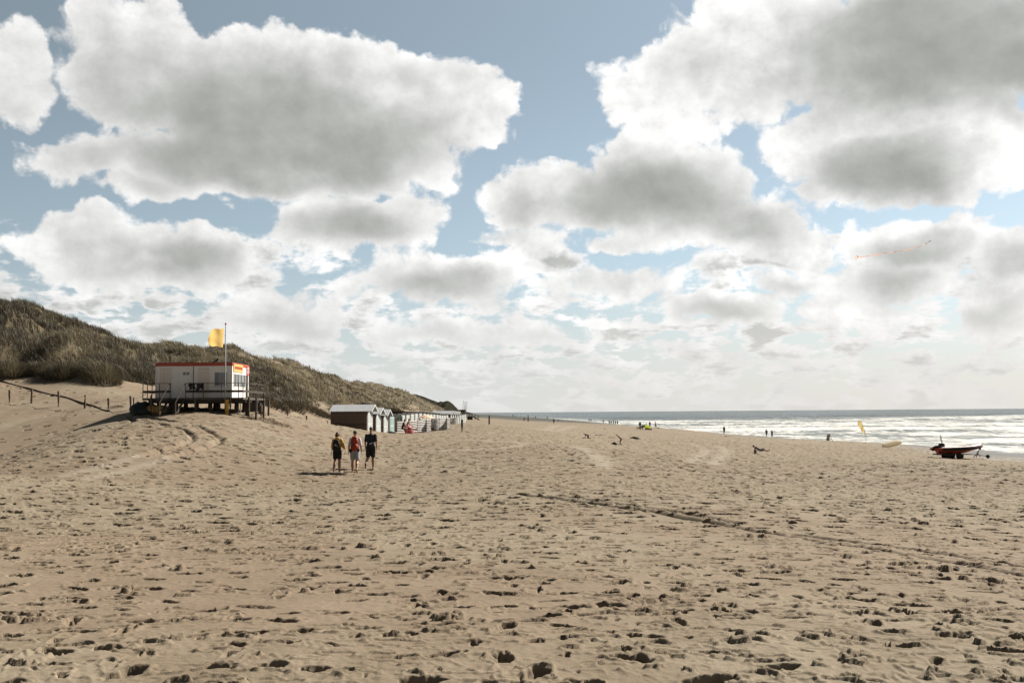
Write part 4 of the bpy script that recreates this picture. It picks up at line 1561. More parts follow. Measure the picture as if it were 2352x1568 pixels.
# ------------------------------------------------------------------ people and animals: one continuous skin per body
def _ball(c, r, M=None, n=10):
    """ellipsoid, r = (rx, ry, rz), M orients it"""
    vs, fs = [], []
    for i in range(n+1):
        th = PI*i/n
        for k in range(n*2):
            ph = PI*k/n
            p = Vector((r[0]*math.sin(th)*math.cos(ph), r[1]*math.sin(th)*math.sin(ph), r[2]*math.cos(th)))
            vs.append((M @ p if M else p)+Vector(c))
    m = n*2
    for i in range(n):
        for k in range(m):
            fs.append((i*m+k, (i+1)*m+k, (i+1)*m+(k+1) % m, i*m+(k+1) % m))
    return vs, fs


def _cap(a, b, r1, r2, n=10):
    """tapered limb with round ends"""
    a, b = Vector(a), Vector(b)
    d = (b-a).normalized()
    pts, rs = [], []
    for t in (-.98, -.8, -.5, 0):
        pts.append(a+d*(t*r1))
        rs.append(r1*math.sqrt(1-t*t))
    for t in (0, .5, .8, .98):
        pts.append(b+d*(t*r2))
        rs.append(r2*math.sqrt(1-t*t))
    q = MB().tube(pts, rs, n)
    return q.v, q.f


def skin(name, shapes, m, parent, voxel, smooth=3):
    """grow one closed surface over overlapping shapes"""
    vs, fs = [], []
    for v, f in shapes:
        o = len(vs)
        vs += [tuple(p) for p in v]
        fs += [tuple(i+o for i in q) for q in f]
    me = bpy.data.meshes.new(name)
    me.from_pydata(vs, [], fs)
    bm = bmesh.new()
    bm.from_mesh(me)
    bmesh.ops.remove_doubles(bm, verts=bm.verts, dist=1e-5)
    bmesh.ops.recalc_face_normals(bm, faces=bm.faces)
    bm.to_mesh(me)
    bm.free()
    t = bpy.data.objects.new('tmp', me)
    C.objects.link(t)
    r = t.modifiers.new('r', 'REMESH')
    r.mode = 'VOXEL'
    r.voxel_size = voxel
    s_ = t.modifiers.new('s', 'SMOOTH')
    s_.iterations = smooth
    s_.factor = .5
    out = bpy.data.meshes.new_from_object(t.evaluated_get(bpy.context.evaluated_depsgraph_get()))
    bpy.data.objects.remove(t)
    bpy.data.meshes.remove(me)
    out.name = name
    out.materials.clear()
    out.materials.append(m)
    out.polygons.foreach_set('use_smooth', [True]*len(out.polygons))
    o = bpy.data.objects.new(name, out)
    C.objects.link(o)
    o.parent = parent
    return o


SKIN = mat('skin', (.26, .145, .095), .55, 0, .1, 4)
SKIN2 = mat('skin_pale', (.33, .20, .14), .55, 0, .1, 4)
HAIRD = mat('dark_hair', (.018, .012, .010), .6, 0, .3, 20)
HAIRB = mat('brown_hair', (.045, .022, .013), .55, 0, .3, 20)
BLACK = mat('black_fabric', (.010, .010, .011), .8, 0, .2, 10)
NAVY = mat('navy_fabric', (.016, .017, .024), .85, 0, .2, 10)
YELLOW = mat('yellow_jacket', (.42, .245, .035), .65, 0, .15, 6, .4, 14)
WHITET = mat('white_shirt', (.50, .52, .55), .85, 0, .06, 6)
GREYS = mat('grey_shorts', (.24, .25, .26), .85, 0, .1, 8)
REDP = mat('red_pack', (.22, .022, .010), .6, 0, .2, 8)
GREENC = mat('green_cap', (.018, .075, .060), .8, 0, .1)
ORANGEJ = mat('orange_jacket', (.42, .095, .045), .7, 0, .1)
BLUED = mat('dark_blue_top', (.022, .026, .050), .8, 0, .15)
GREYD = mat('dark_grey_cloth', (.045, .046, .050), .85, 0, .15)
GREYL = mat('mid_grey_cloth', (.15, .15, .155), .85, 0, .1)


def person(loc, yaw, H, label, pose, wear, sk=SKIN, voxel=.012, group=None, sink=.012):
    """pose: lean, head (yaw, pitch), L / R leg = (thigh forward, knee bend, spread), LA / RA arm = (forward, out, elbow bend)"""
    root = thing('person', loc, label, 'person', yaw, group)
    P = dict(lean=2, head=(0, 0), L=(0, 2, 2), R=(0, 2, 2), LA=(0, 8, 12), RA=(0, 8, 12))
    P.update(pose)
    ln = R(P['lean'])
    T = Matrix.Rotation(-ln, 3, 'X')
    up = T @ Vector((0, 0, 1))
    fw = T @ Vector((0, 1, 0))
    J = {}
    wide = wear.get('wide', 1.0)
    sp_ = lambda k_: Vector((0, 0, 0))+up*(k_*H)
    J['neck'], J['head'] = sp_(.335), sp_(.335)+up*(.098*H)+fw*(.012*H)
    legs, arms = [], []
    for s_, lk, ak in ((-1, 'L', 'LA'), (1, 'R', 'RA')):
        th, kn, ab = (R(a) for a in P[lk])
        hip = Vector((s_*.05*H, 0, -.005*H))
        d1 = Vector((s_*math.sin(ab), math.sin(th)*math.cos(ab), -math.cos(th)*math.cos(ab)))
        knee = hip+d1*(.245*H)
        d2 = Vector((s_*math.sin(ab)*.5, math.sin(th-kn), -math.cos(th-kn)))
        ank = knee+d2*(.235*H)
        ft = Vector((s_*.12, math.cos(th-kn), math.sin(th-kn)))
        legs.append((hip, knee, ank, ft, d2))
        a1, ao, el_ = (R(a) for a in P[ak])
        sh = sp_(.29)+Vector((s_*.103*H*wide, 0, 0))
        e1 = T @ Vector((s_*math.sin(ao), math.sin(a1)*math.cos(ao), -math.cos(a1)*math.cos(ao)))
        elb = sh+e1*(.165*H)
        e2 = T @ Vector((s_*math.sin(ao)*.3, math.sin(a1+el_), -math.cos(a1+el_)))
        wr = elb+e2*(.145*H)
        arms.append((sh, elb, wr, e2, s_))
    hr = T @ Matrix.Rotation(R(-P['head'][0]), 3, 'Z') @ Matrix.Rotation(R(-P['head'][1]), 3, 'X')
    hd = J['head']
    b_ = []
    b_.append(_ball(sp_(.245), (.088*H*wide, .058*H, .085*H), T))
    b_.append(_ball(sp_(.14), (.074*H*wide, .052*H, .095*H), T))
    b_.append(_ball(sp_(.02), (.086*H*wide, .062*H, .062*H), T))
    b_.append(_ball(sp_(.285), (.098*H*wide, .042*H, .030*H), T))
    b_.append(_cap(sp_(.29), J['neck']+up*(.045*H), .034*H, .030*H))
    b_.append(_ball(hd, (.041*H, .051*H, .060*H), hr))
    b_.append(_ball(hd+hr @ Vector((0, .016*H, -.032*H)), (.030*H, .034*H, .030*H), hr))
    b_.append(_cap(hd+hr @ Vector((0, .048*H, .0)), hd+hr @ Vector((0, .060*H, -.012*H)), .006*H, .008*H))
    for s_ in (-1, 1):
        b_.append(_ball(hd+hr @ Vector((s_*.042*H, -.004*H, -.004*H)), (.006*H, .012*H, .018*H), hr, 6))
    for hip, knee, ank, ft, d2 in legs:
        b_.append(_cap(hip, knee, .054*H, .036*H))
        b_.append(_cap(knee, knee+(ank-knee)*.4-ft*.008*H, .036*H, .039*H))
        b_.append(_cap(knee+(ank-knee)*.4-ft*.006*H, ank, .038*H, .023*H))
        b_.append(_cap(ank-ft*.026*H+d2*.018*H, ank+ft*.078*H+d2*.026*H, .020*H, .015*H))
        b_.append(_cap(ank, ank+ft*.105*H+d2*.028*H, .018*H, .011*H))
    for sh, elb, wr, e2, s_ in arms:
        b_.append(_cap(sh, elb, .030*H, .023*H))
        b_.append(_cap(elb, wr, .024*H, .015*H))
        side = T @ Vector((0, 1, 0))
        thick = Vector((s_, 0, 0))
        side = (side-e2*side.dot(e2)).normalized()
        nrm = e2.cross(side).normalized()*(-s_)
        pc = wr+e2*(.030*H)
        Mh = Matrix((nrm, side, e2)).transposed()
        b_.append(_ball(pc, (.010*H, .024*H, .032*H), Mh, 8))
        for j, (o_, L_) in enumerate(((-.017, .034), (-.006, .041), (.006, .043), (.017, .038))):
            a0 = pc+side*(o_*H)+e2*(.022*H)
            a1 = a0+(e2*.9-nrm*.25)*(L_*H*.55)
            a2 = a1+(e2*.65-nrm*.7).normalized()*(L_*H*.5)
            b_.append(_cap(a0, a1, .0058*H, .0054*H, 6))
            b_.append(_cap(a1, a2, .0054*H, .0046*H, 6))
        t0 = pc+side*(.020*H)-e2*(.010*H)
        t1 = t0+(side*.7+e2*.7-nrm*.2)*(.024*H)
        b_.append(_cap(t0, t1, .0075*H, .0062*H, 6))
        b_.append(_cap(t1, t1+(e2*.9+side*.15-nrm*.25)*(.020*H), .0062*H, .005*H, 6))
    body = skin('body', b_, sk, root, voxel)
    g = .012

    def top(nm, m, sl=.6, hem=.0, fat=0.0, hood=False, open_=False):
        f = g*H*.45+fat*.55
        c = [_ball(sp_(.245), (.088*H*wide+f, .058*H+f, .085*H+f), T), _ball(sp_(.15), (.088*H*wide+f, .058*H+f, .13*H), T),
             _ball(sp_(.285), (.094*H*wide+f, .043*H+f, .028*H+f), T), _ball(sp_(.055-hem), (.090*H*wide+f, .064*H+f, .066*H), T)]
        for sh, elb, wr, e2, s_ in arms:
            if sl > 0:
                c.append(_cap(sh, sh.lerp(elb, min(sl, 1)), .029*H+f, .026*H+f))
            if sl > 1:
                c.append(_cap(elb, elb.lerp(wr, sl-1), .026*H+f, .020*H+f))
        if hood:
            c.append(_ball(sp_(.335)-fw*(.045*H), (.066*H, .035*H, .036*H), T))
        return skin(nm, c, m, root, voxel)

    def bottom(nm, m, ln_=.6, fat=0.0):
        f = g*H+fat
        c = [_ball(sp_(.02), (.086*H*wide+f, .062*H+f, .062*H), T), _ball(sp_(.055), (.080*H*wide+f, .056*H+f, .04*H), T)]
        for hip, knee, ank, ft, d2 in legs:
            c.append(_cap(hip, hip.lerp(knee, min(ln_, 1)), .051*H+f, (.040 if ln_ < 1 else .034)*H+f))
            if ln_ > 1:
                c.append(_cap(knee, knee.lerp(ank, ln_-1), .035*H+f, .026*H+f))
        return skin(nm, c, m, root, voxel)

    if 'top' in wear:
        top(*wear['top'])
    if 'bottom' in wear:
        bottom(*wear['bottom'])
    if 'dress' in wear:
        top('dress', wear['dress'], .3, .05, .01)
        c = [_cap(sp_(.05), sp_(-.20)+Vector((-.02, -.02, 0)), .085*H, .105*H)]
        skin('skirt', c, wear['dress'], root, voxel)
    hm_, style = wear.get('hair', (HAIRD, 'short'))
    hs = [_ball(hd+hr @ Vector((0, -.010*H, .014*H)), (.046*H, .050*H, .055*H), hr)]
    if style == 'short':
        hs = [_ball(hd+hr @ Vector((0, -.010*H, .018*H)), (.0445*H, .0475*H, .048*H), hr)]
    if style == 'bob':
        hs.append(_ball(hd+hr @ Vector((0, -.024*H, -.018*H)), (.056*H, .046*H, .052*H), hr))
    if style == 'tail':
        hs.append(_cap(hd+hr @ Vector((0, -.05*H, .0)), hd+hr @ Vector((0, -.075*H, -.075*H)), .020*H, .010*H))
    skin('hair', hs, hm_, root, voxel)
    if 'cap' in wear:
        skin('cap', [_ball(hd+hr @ Vector((0, -.004*H, .030*H)), (.049*H, .055*H, .040*H), hr), _ball(hd+hr @ Vector((0, .055*H, .024*H)), (.036*H, .04*H, .008*H), hr)], wear['cap'], root, voxel)
    if 'glasses' in wear:
        MB().bar(hd+hr @ Vector((-.045*H, .040*H, .008*H)), hd+hr @ Vector((.045*H, .040*H, .008*H)), .02*H, .018*H).build('sunglasses', BLACK, root)
    if 'shoes' in wear:
        for hip, knee, ank, ft, d2 in legs:
            n_ = d2
            skin('sandal', [_cap(ank-ft*.028*H+n_*.034*H, ank+ft*.108*H+n_*.040*H, .016*H, .014*H)], wear['shoes'], root, voxel, 1)
    lo = min((v.co.z for o in root.children for v in o.data.vertices), default=0)
    root.location = Vector(loc)+Vector((0, 0, -lo-sink))
    root['_shoulder'] = .29*H
    del root['_shoulder']
    return root, dict(up=up, fw=fw, sp=sp_, arms=arms, legs=legs, head=hd)


# the three walkers in front of the huts
w1l, w2l, w3l = on_land(775, 43.4), on_land(815.5, 43.6), on_land(851.5, 45.2)
a1, j1 = person(w1l, R(-4), 1.69, 'woman in a yellow jacket and black shorts walking away, leftmost of three walkers',
                dict(lean=3, head=(55, 4), L=(4, 28, 3), R=(-4, 3, 3), LA=(12, 12, 45), RA=(14, 14, 55)),
                dict(top=('jacket', YELLOW, 1.8, .03, .022, True), bottom=('shorts', BLACK, .62, .012), hair=(HAIRB, 'bob'), glasses=1), SKIN, .0085)
a2, j2 = person(w2l, R(3), 1.81, 'man with green cap, white shirt and grey shorts walking away between two friends',
                dict(lean=2, head=(0, -2), L=(10, 6, 2), R=(-14, 26, 2), LA=(-4, 13, 22), RA=(4, 13, 12)),
                dict(top=('shirt', WHITET, .85, .0, .012), bottom=('shorts', GREYS, .68, .014), hair=(HAIRB, 'short'), cap=GREENC), SKIN, .0085)
a3, j3 = person(w3l, R(-6), 1.85, 'tall person in black tee and shorts walking away, rightmost of three walkers',
                dict(lean=3, head=(-8, 18), L=(-8, 48, 2), R=(2, 3, 2), LA=(6, 10, 10), RA=(-6, 11, 14)),
                dict(top=('shirt', NAVY, .8, .0, .014), bottom=('shorts', BLACK, .80, .014), hair=(HAIRB, 'short'), shoes=BLACK, wide=1.06), SKIN, .0085)


def pack(owner, j, H, label, m, hgt, wid, lo=.02, badge=False, extra=None, frame=False):
    r = thing('backpack', owner.location, label, 'backpack', owner.rotation_euler.z)
    up, fw = j['up'], j['fw']
    T = Matrix((Vector((1, 0, 0)), fw, up)).transposed()
    off = -(.058*H+.105)
    c0 = up*(lo*H)+fw*off
    body = skin('bag', [_ball(c0+up*(hgt*.26), (wid*.52, .125, hgt*.30), T), _ball(c0+up*(hgt*.62), (wid*.48, .11, hgt*.34), T), _ball(c0+up*(hgt*.86), (wid*.38, .085, hgt*.16), T)], m, r, .012)
    pk = skin('front_pocket', [_ball(c0+up*(hgt*.30)-fw*.09, (wid*.36, .06, hgt*.22), T)], m, r, .012)
    st_ = MB()
    for s_ in (-1, 1):
        x = Vector((s_*.062*H, 0, 0))
        st_.tube([c0+up*(hgt*.9)+x*.6, j['sp'](.325)+x+fw*(-.02), j['sp'](.315)+x+fw*(.055*H), j['sp'](.2)+x*1.3+fw*(.072*H), j['sp'](.1)+x*1.5+fw*(.02*H), c0+up*(hgt*.2)+x*1.3+fw*.06], .018, 6)
    st_.build('strap', m, r, True)
    if badge:
        q = c0+up*(hgt*.52)-fw*.122
        MB().lathe([(0, 0), (.045, .002), (.045, .012), (0, .014)], (0, 0, 0), 14, 'Y').build('badge', mat('badge_white', (.55, .5, .48), .6), body).location = q-fw*.005
        MB().lathe([(0, 0), (.024, .002), (.024, .012), (0, .014)], (0, 0, 0), 10, 'Y').build('badge_mark', mat('badge_red', (.30, .05, .04), .6), body).location = q-fw*.012
    if extra:
        extra(r, c0, up, fw, T)
    return r


def flap(r, c0, up, fw, T):
    rows = [[c0+Vector((-.17-.05*a/4-.02*b_, -.02+.03*b_, .12-.10*a+.02*b_)) for b_ in range(3)] for a in range(4)]
    MB().sheet(rows).build('cloth', mat('grey_cloth_end', (.34, .35, .37), .9), r, True)


pack(a1, j1, 1.69, 'black backpack with a round white badge on the woman in yellow', BLACK, .52, .34, .0, True, flap)


def side_gear(r, c0, up, fw, T):
    skin('side_pouch', [_ball(c0+Vector((.17, .05, .03)), (.05, .06, .09))], BLACK, r, .012)
    skin('side_pouch', [_ball(c0+Vector((-.18, .05, .0)), (.05, .06, .10))], BLACK, r, .012)


pack(a2, j2, 1.81, 'red backpack on the man in the white shirt', REDP, .62, .34, .015, False, side_gear)
wp = thing('waist_bag', a3.location, 'dark waist bag with a pale mark on the back of the rightmost walker', 'waist bag', a3.rotation_euler.z)
c0 = j3['up']*(.075*1.85)-j3['fw']*(.062*1.85+.07)+Vector((.06, 0, 0))
skin('pouch', [_ball(c0, (.15, .075, .10)), _ball(c0+Vector((.07, .0, -.07)), (.09, .06, .09))], NAVY, wp, .012)
MB().box(-.05, .03, -.012, 0, -.02, .03).build('pale_mark', mat('pale_mark', (.4, .42, .46), .7), wp).location = c0+Vector((.0, -.078, .02))
MB().tube([Vector((.175*math.cos(a), .125*math.sin(a), .07*1.85)) for a in [2*PI*i/20 for i in range(21)]], .018, 6).build('belt', NAVY, wp, True)

# couple on the sand by the windbreak
person(on_land(924, 90.5), R(-78), 1.66, 'tanned seated person in dark swimwear with knees drawn up, nearest the pink umbrella', dict(lean=18, head=(10, 10), L=(82, 95, 4), R=(78, 85, 6), LA=(38, 10, 30), RA=(42, 12, 30)),
       dict(bottom=('swim_bottom', BLACK, .08), top=('swim_top', BLACK, 0, -.10), hair=(HAIRD, 'bob')), SKIN, .014)
person(on_land(934, 91.2), R(-70), 1.8, 'seated person with short dark hair and one leg stretched out, by the pink umbrella', dict(lean=16, head=(25, 14), L=(80, 70, 4), R=(84, 6, 8), LA=(30, 14, 20), RA=(45, 12, 30)),
       dict(bottom=('shorts', mat('maroon_shorts', (.13, .02, .03), .8), .6, .01), hair=(HAIRD, 'short')), SKIN2, .014)
q = on_land(898, 92)
bg = skin('bag', [_ball((0, 0, .06), (.30, .22, .13)), _ball((.25, .05, .05), (.2, .18, .08)), _ball((-.32, .02, .03), (.25, .2, .06))], BLUED, None, .02)
bg.location = q
tag(bg, 'dark crumpled beach bag on the sand left of the seated couple', 'bag')
person(on_land(917, 109.5), R(180), 1.58, 'dark-haired person standing behind the broad striped windbreak', dict(), dict(top=('shirt', GREYD, .7), bottom=('shorts', BLACK, .7), hair=(HAIRD, 'tail')), SKIN, .016)


def dog(loc, yaw, L, label, m, tail=35, head=25):
    r = thing('dog', loc, label, 'dog', yaw)
    h = .62*L
    sh = [_ball((0, .17*L, h*.78), (.105*L, .20*L, .15*L)), _ball((0, -.12*L, h*.82), (.085*L, .22*L, .105*L)), _ball((0, -.30*L, h*.80), (.09*L, .13*L, .12*L)),
          _cap((0, .30*L, h*.88), (0, .44*L, h*1.10+head*.001), .075*L, .06*L), _ball((0, .50*L, h*1.16), (.062*L, .085*L, .065*L)),
          _cap((0, .56*L, h*1.14), (0, .66*L, h*1.09), .038*L, .026*L),
          _cap((0, -.40*L, h*.86), (0, -.62*L, h*.86+.22*L*math.sin(R(tail))), .028*L, .012*L)]
    for s_ in (-1, 1):
        sh.append(_cap((s_*.045*L, .47*L, h*1.22), (s_*.075*L, .45*L, h*1.10), .022*L, .016*L, 6))
        sh += [_cap((s_*.07*L, .24*L, h*.72), (s_*.07*L, .22*L, h*.38), .050*L, .030*L), _cap((s_*.07*L, .22*L, h*.38), (s_*.07*L, .24*L, .03*L), .028*L, .020*L), _cap((s_*.07*L, .24*L, .022*L), (s_*.07*L, .30*L, .02*L), .024*L, .02*L, 6)]
        k_ = .03*L*s_
        sh += [_cap((s_*.06*L, -.32*L, h*.74), (s_*.075*L, -.24*L+k_, h*.48), .072*L, .045*L), _cap((s_*.075*L, -.24*L+k_, h*.48), (s_*.075*L, -.42*L+k_, h*.27), .038*L, .024*L),
               _cap((s_*.075*L, -.42*L+k_, h*.27), (s_*.075*L, -.37*L+k_, .03*L), .023*L, .019*L), _cap((s_*.075*L, -.37*L+k_, .022*L), (s_*.075*L, -.31*L+k_, .02*L), .023*L, .019*L, 6)]
    skin('body', sh, m, r, .014)
    return r


DOGB = mat('brown_fur', (.085, .040, .022), .8, 0, .35, 3)
dog(on_land(993.5, 101), R(28), .80, 'brown dog standing at the left edge of the middle windbreak', DOGB)

# children and bathers on the open beach
person(on_land(1351, 114), R(75), 1.25, 'child in black crouching on hands and knees on the open sand', dict(lean=66, head=(0, -15), L=(24, 118, 5), R=(12, 104, 5), LA=(62, 6, 8), RA=(78, 6, 4), wide=1),
       dict(top=('shirt', BLACK, .9), bottom=('shorts', BLACK, .7), hair=(HAIRD, 'short'), wide=1.2), SKIN, .012)
person(on_land(1426.5, 100), R(82), 1.30, 'child in black swim top bending forward over a small pile of things', dict(lean=48, head=(0, 10), L=(30, 42, 3), R=(22, 46, 3), LA=(-12, 10, 35), RA=(-16, 10, 40)),
       dict(top=('swim_shirt', BLACK, .5), bottom=('shorts', mat('wine_shorts', (.07, .022, .024), .8), .45), hair=(HAIRB, 'short'), wide=1.15), SKIN, .011)
pl = skin('beach_things', [_ball((-.28, 0, .10), (.18, .16, .16)), _ball((-.05, .05, .12), (.20, .15, .14)), _ball((.25, .0, .05), (.32, .18, .07)), _ball((-.12, -.02, .24), (.11, .10, .10))], mat('olive_cloth', (.035, .034, .026), .9, 0, .4, 6), None, .02)
pl.location = on_land(1413, 99.5)
tag(pl, 'heap of dark beach clothes and a towel below the bending child', 'clothes')
person(on_land(1744, 95), R(-82), 1.72, 'person lying back on one elbow with knees bent, alone on the sand', dict(lean=-58, head=(0, 40), L=(112, 58, 4), R=(90, 6, 4), LA=(-62, 12, 25), RA=(-40, 12, 60)),
       dict(top=('swim_top', BLACK, .1), bottom=('shorts', BLACK, .5), hair=(mat('blond_hair', (.12, .08, .055), .7), 'bob')), mat('skin_tan', (.13, .065, .042), .55), .014)
q = on_land(1733, 95.6)
bp_ = skin('bag', [_ball((0, 0, .2), (.15, .12, .22)), _ball((.0, 0, .36), (.11, .1, .12))], GREYL, None, .016)
bp_.location = q
tag(bp_, 'pale grey bag standing behind the head of the lying person', 'bag')

# pop-up tent and the group round it
q = on_land(1482, 214)
tn = thing('tent', q, 'lime green pop-up beach tent near the tide line', 'tent')
LIME, k, b = new_mat('lime_cloth')
k.put(b.inputs['Base Color'], (.30, .33, .04))
b.inputs['Roughness'].default_value = .6
tl = k.n('ShaderNodeBsdfTranslucent')
k.put(tl.inputs[0], (.42, .46, .05))
mx = k.n('ShaderNodeMixShader')
mx.inputs[0].default_value = .45
k.put(mx.inputs[1], b.outputs[0])
k.put(mx.inputs[2], tl.outputs[0])
k.put(k.nt.nodes['Material Output'].inputs[0], mx.outputs[0])
GREEN = mat('green_cloth', (.10, .15, .05), .7, 0, .15)
rows = [[Vector((1.25*math.cos(PI*j/20)*(1-.02*i), -.85+1.7*i/8, 1.22*math.sin(PI*j/20)**.8*math.sin(PI*(i+.9)/9.8)**.5)) for j in range(21)] for i in range(9)]
MB().sheet(rows).build('shell', GREEN, tn, True)
MB().sheet([[p+Vector((0, -.03, .01)) for p in r_[3:13]] for r_ in [[Vector((1.0*math.cos(PI*j/20)+.1, -.90-.02*i+.0, .08+.95*(i/6)*math.sin(PI*j/20)**.8)) for j in range(21)] for i in range(7)]]).build('front_panel', LIME, tn)
MB().tube([rows[0][j]+Vector((0, -.02, 0)) for j in range(21)], .02, 6).build('pole', DARK, tn)
G2 = 'people round the green tent'
b1_, jb = person(on_land(1470, 213), R(15), 1.74, 'person with a dark blue top standing left of the green tent', dict(lean=5, LA=(10, 14, 20), RA=(10, 14, 20)), dict(top=('jacket', BLUED, 1.6, 0, .03), bottom=('trousers', GREYL, 1.5), hair=(HAIRD, 'short')), SKIN, .018)
person(on_land(1475, 214), R(-20), 1.2, 'small child in brown beside the left end of the green tent', dict(), dict(top=('shirt', mat('brown_cloth', (.06, .035, .03), .8), .8), bottom=('shorts', GREYD, .7)), SKIN, .018)
dog(on_land(1465.5, 212), R(-85), .85, 'reddish brown dog standing left of the green tent', mat('red_fur', (.10, .040, .024), .8, 0, .2))
person(on_land(1492, 216), R(150), 1.62, 'person in black sitting in front of the right end of the green tent', dict(lean=12, L=(80, 80, 5), R=(76, 84, 5), LA=(40, 8, 40), RA=(40, 8, 40)), dict(top=('jacket', BLACK, 1.7, 0, .02), bottom=('trousers', BLACK, 1.7)), SKIN, .018)
person(on_land(1485, 222), R(10), 1.70, 'person in grey sitting behind the green tent, only the head showing', dict(lean=4, L=(70, 80, 5), R=(70, 84, 5)), dict(top=('shirt', GREYL, .8), bottom=('shorts', GREYD, .7)), SKIN, .018)
person(on_land(1492.5, 262), R(-20), 1.68, 'person in dark clothes standing with one foot forward right of the tent', dict(lean=4, L=(14, 10, 2), R=(-8, 12, 2), LA=(-10, 8, 20), RA=(15, 8, 40)), dict(top=('jacket', GREYD, 1.6, 0, .02), bottom=('shorts', GREYD, .8), hair=(HAIRD, 'bob')), SKIN, .018)
person(on_land(1505.7, 258), R(60), 1.70, 'person in an orange jacket and dark trousers walking near the tide line', dict(lean=4, L=(12, 8, 2), R=(-14, 18, 2), LA=(-10, 8, 30), RA=(12, 8, 35)), dict(top=('jacket', ORANGEJ, 1.7, 0, .02), bottom=('trousers', BLACK, 1.8)), SKIN, .018)
o = skin('bag', [_ball((0, 0, .16), (.55, .3, .22)), _ball((.3, 0, .14), (.3, .25, .16))], BLACK, None, .03)
o.location = on_land(1490.5, 240)
tag(o, 'dark holdall on the sand between the tent and the standing pair', 'bag')
o = skin('bag', [_ball((0, 0, .08), (.38, .25, .10)), _ball((.25, 0, .10), (.18, .2, .12))], BLACK, None, .03)
o.location = on_land(1511, 250)
tag(o, 'small dark bag lying right of the person in orange', 'bag')

# walkers along the water
GW = 'walkers along the tide line'
LOOKS = [((BLUED, GREYD), (10, 8, -12, 16)), ((GREYD, BLACK), (-8, 6, 12, 14)), ((GREYL, GREYD), (6, 4, -8, 10)), ((BLACK, BLACK), (2, 3, -3, 8)), ((BLUED, BLACK), (-12, 18, 10, 4))]


def small(px_, d, yaw, H, label, look, group=GW, sleeves=1.6, legs=1.6, **kw):
    (tm, bm2), (l0, l1, r0, r1) = LOOKS[look]
    z = on_land(px_, d)
    z.z = max(z.z, -.25)
    return person(z, R(yaw), H, label, dict(lean=3, L=(l0, l1, 2), R=(r0, r1, 2), LA=(-l0, 9, 16), RA=(-r0, 9, 16)), dict(top=('jacket', tm, sleeves, 0, .02), bottom=('trousers', bm2, legs), **kw), SKIN, .02, group)


small(1413.2, 400, 170, 1.72, 'dark walker first from the left of the pack of five on the wet sand', 0)
small(1418, 398, 175, 1.74, 'dark walker second from the left of the pack of five on the wet sand', 1)
small(1408.7, 392, 180, 1.70, 'slim pale-legged walker near the foam, third figure of the shore pack', 2)
small(1399.3, 402, 185, 1.72, 'walker in dark blue just left of the middle of the shore pack', 4)
small(1403.5, 404, 178, 1.68, 'walker in black in the middle of the shore pack', 3)
small(1385.5, 470, 180, 1.74, 'single grey-blue figure standing ahead of the shore pack at the water', 2)
small(1353.2, 560, 20, 1.76, 'left one of two distant figures standing on the crest of the beach', 3, None)
small(1357.5, 560, -10, 1.74, 'right one of two distant figures standing on the crest of the beach', 1, None)
small(1272, 350, 5, 1.74, 'lone dark figure walking in the middle of the far beach', 3, None, legs=.8)
wd = small(1662.5, 215, -30, 1.76, 'bather standing knee-deep in the shallow foam', 1, None, .7, .8)[0]
small(1759.8, 221, 30, 1.84, 'broad-shouldered bather, left one of the pair walking at the water edge', 1, None, .9, .75, wide=1.12)
person(on_land(1772.3, 221), R(12), 1.68, 'woman in a dark dress, right one of the pair at the water edge', dict(L=(8, 6, 2), R=(-10, 14, 2)), dict(dress=BLACK, hair=(HAIRD, 'tail')), SKIN, .018)
GF = 'tiny figures on the far dark sand'
for i, (px_, d, H, lb) in enumerate(((1178, 620, 1.7, 'leftmost tiny figure on the far dark sand'), (1183.5, 600, 1.1, 'small child beside the leftmost tiny figure on the dark sand'), (1230, 560, 1.8, 'tiny figure at the highest point of the dark sand'),
                                     (1257, 520, 1.75, 'pale tiny figure right of the highest point of the dark sand'), (1272.5, 470, 1.2, 'tiny seated figure on the dark sand above the lone walker'), (1282, 440, 1.2, 'tiny dark crouching figure at the right end of the dark sand'))):
    small(px_, d, 40*i, H, lb, (3, 1, 0, 2, 1, 3)[i], GF)

# ------------------------------------------------------------------ rescue boat on its trailer
BX = on_land(2195, 104.5)
bt = thing('inflatable_boat', (BX.x, BX.y, BX.z), 'orange inflatable rescue boat with black rubbing band on a beach trailer', 'boat', R(3))
px2m = 104.5/FPX*1.0
TUB_R = .26
zc = .98                                              # height of the tube centre at the stern


def tube_line(side):
    pts = []
    for i in range(25):
        t = i/24
        x = -2.45+4.95*t
        y = side*(.82*(1-max(0, (t-.55)/.45)**2.2))
        z = zc+.10*t+.22*max(0, (t-.45)/.55)**1.7
        pts.append(Vector((x, y, z)))
    return pts


pl_, pr_ = tube_line(1), tube_line(-1)
full = pr_+pl_[::-1][1:]
rad = []
n_ = len(full)
for i in range(n_):
    e = min(i, n_-1-i)
    rad.append(TUB_R*(.35+.65*min(1, e/3)))
OR_ = mat('orange_rubber', (.30, .050, .026), .45, 0, .15, 3)
TOPC = mat('pale_rubber', (.50, .44, .40), .5)
MB().tube(full, rad, 16).build('tube', OR_, bt, True)
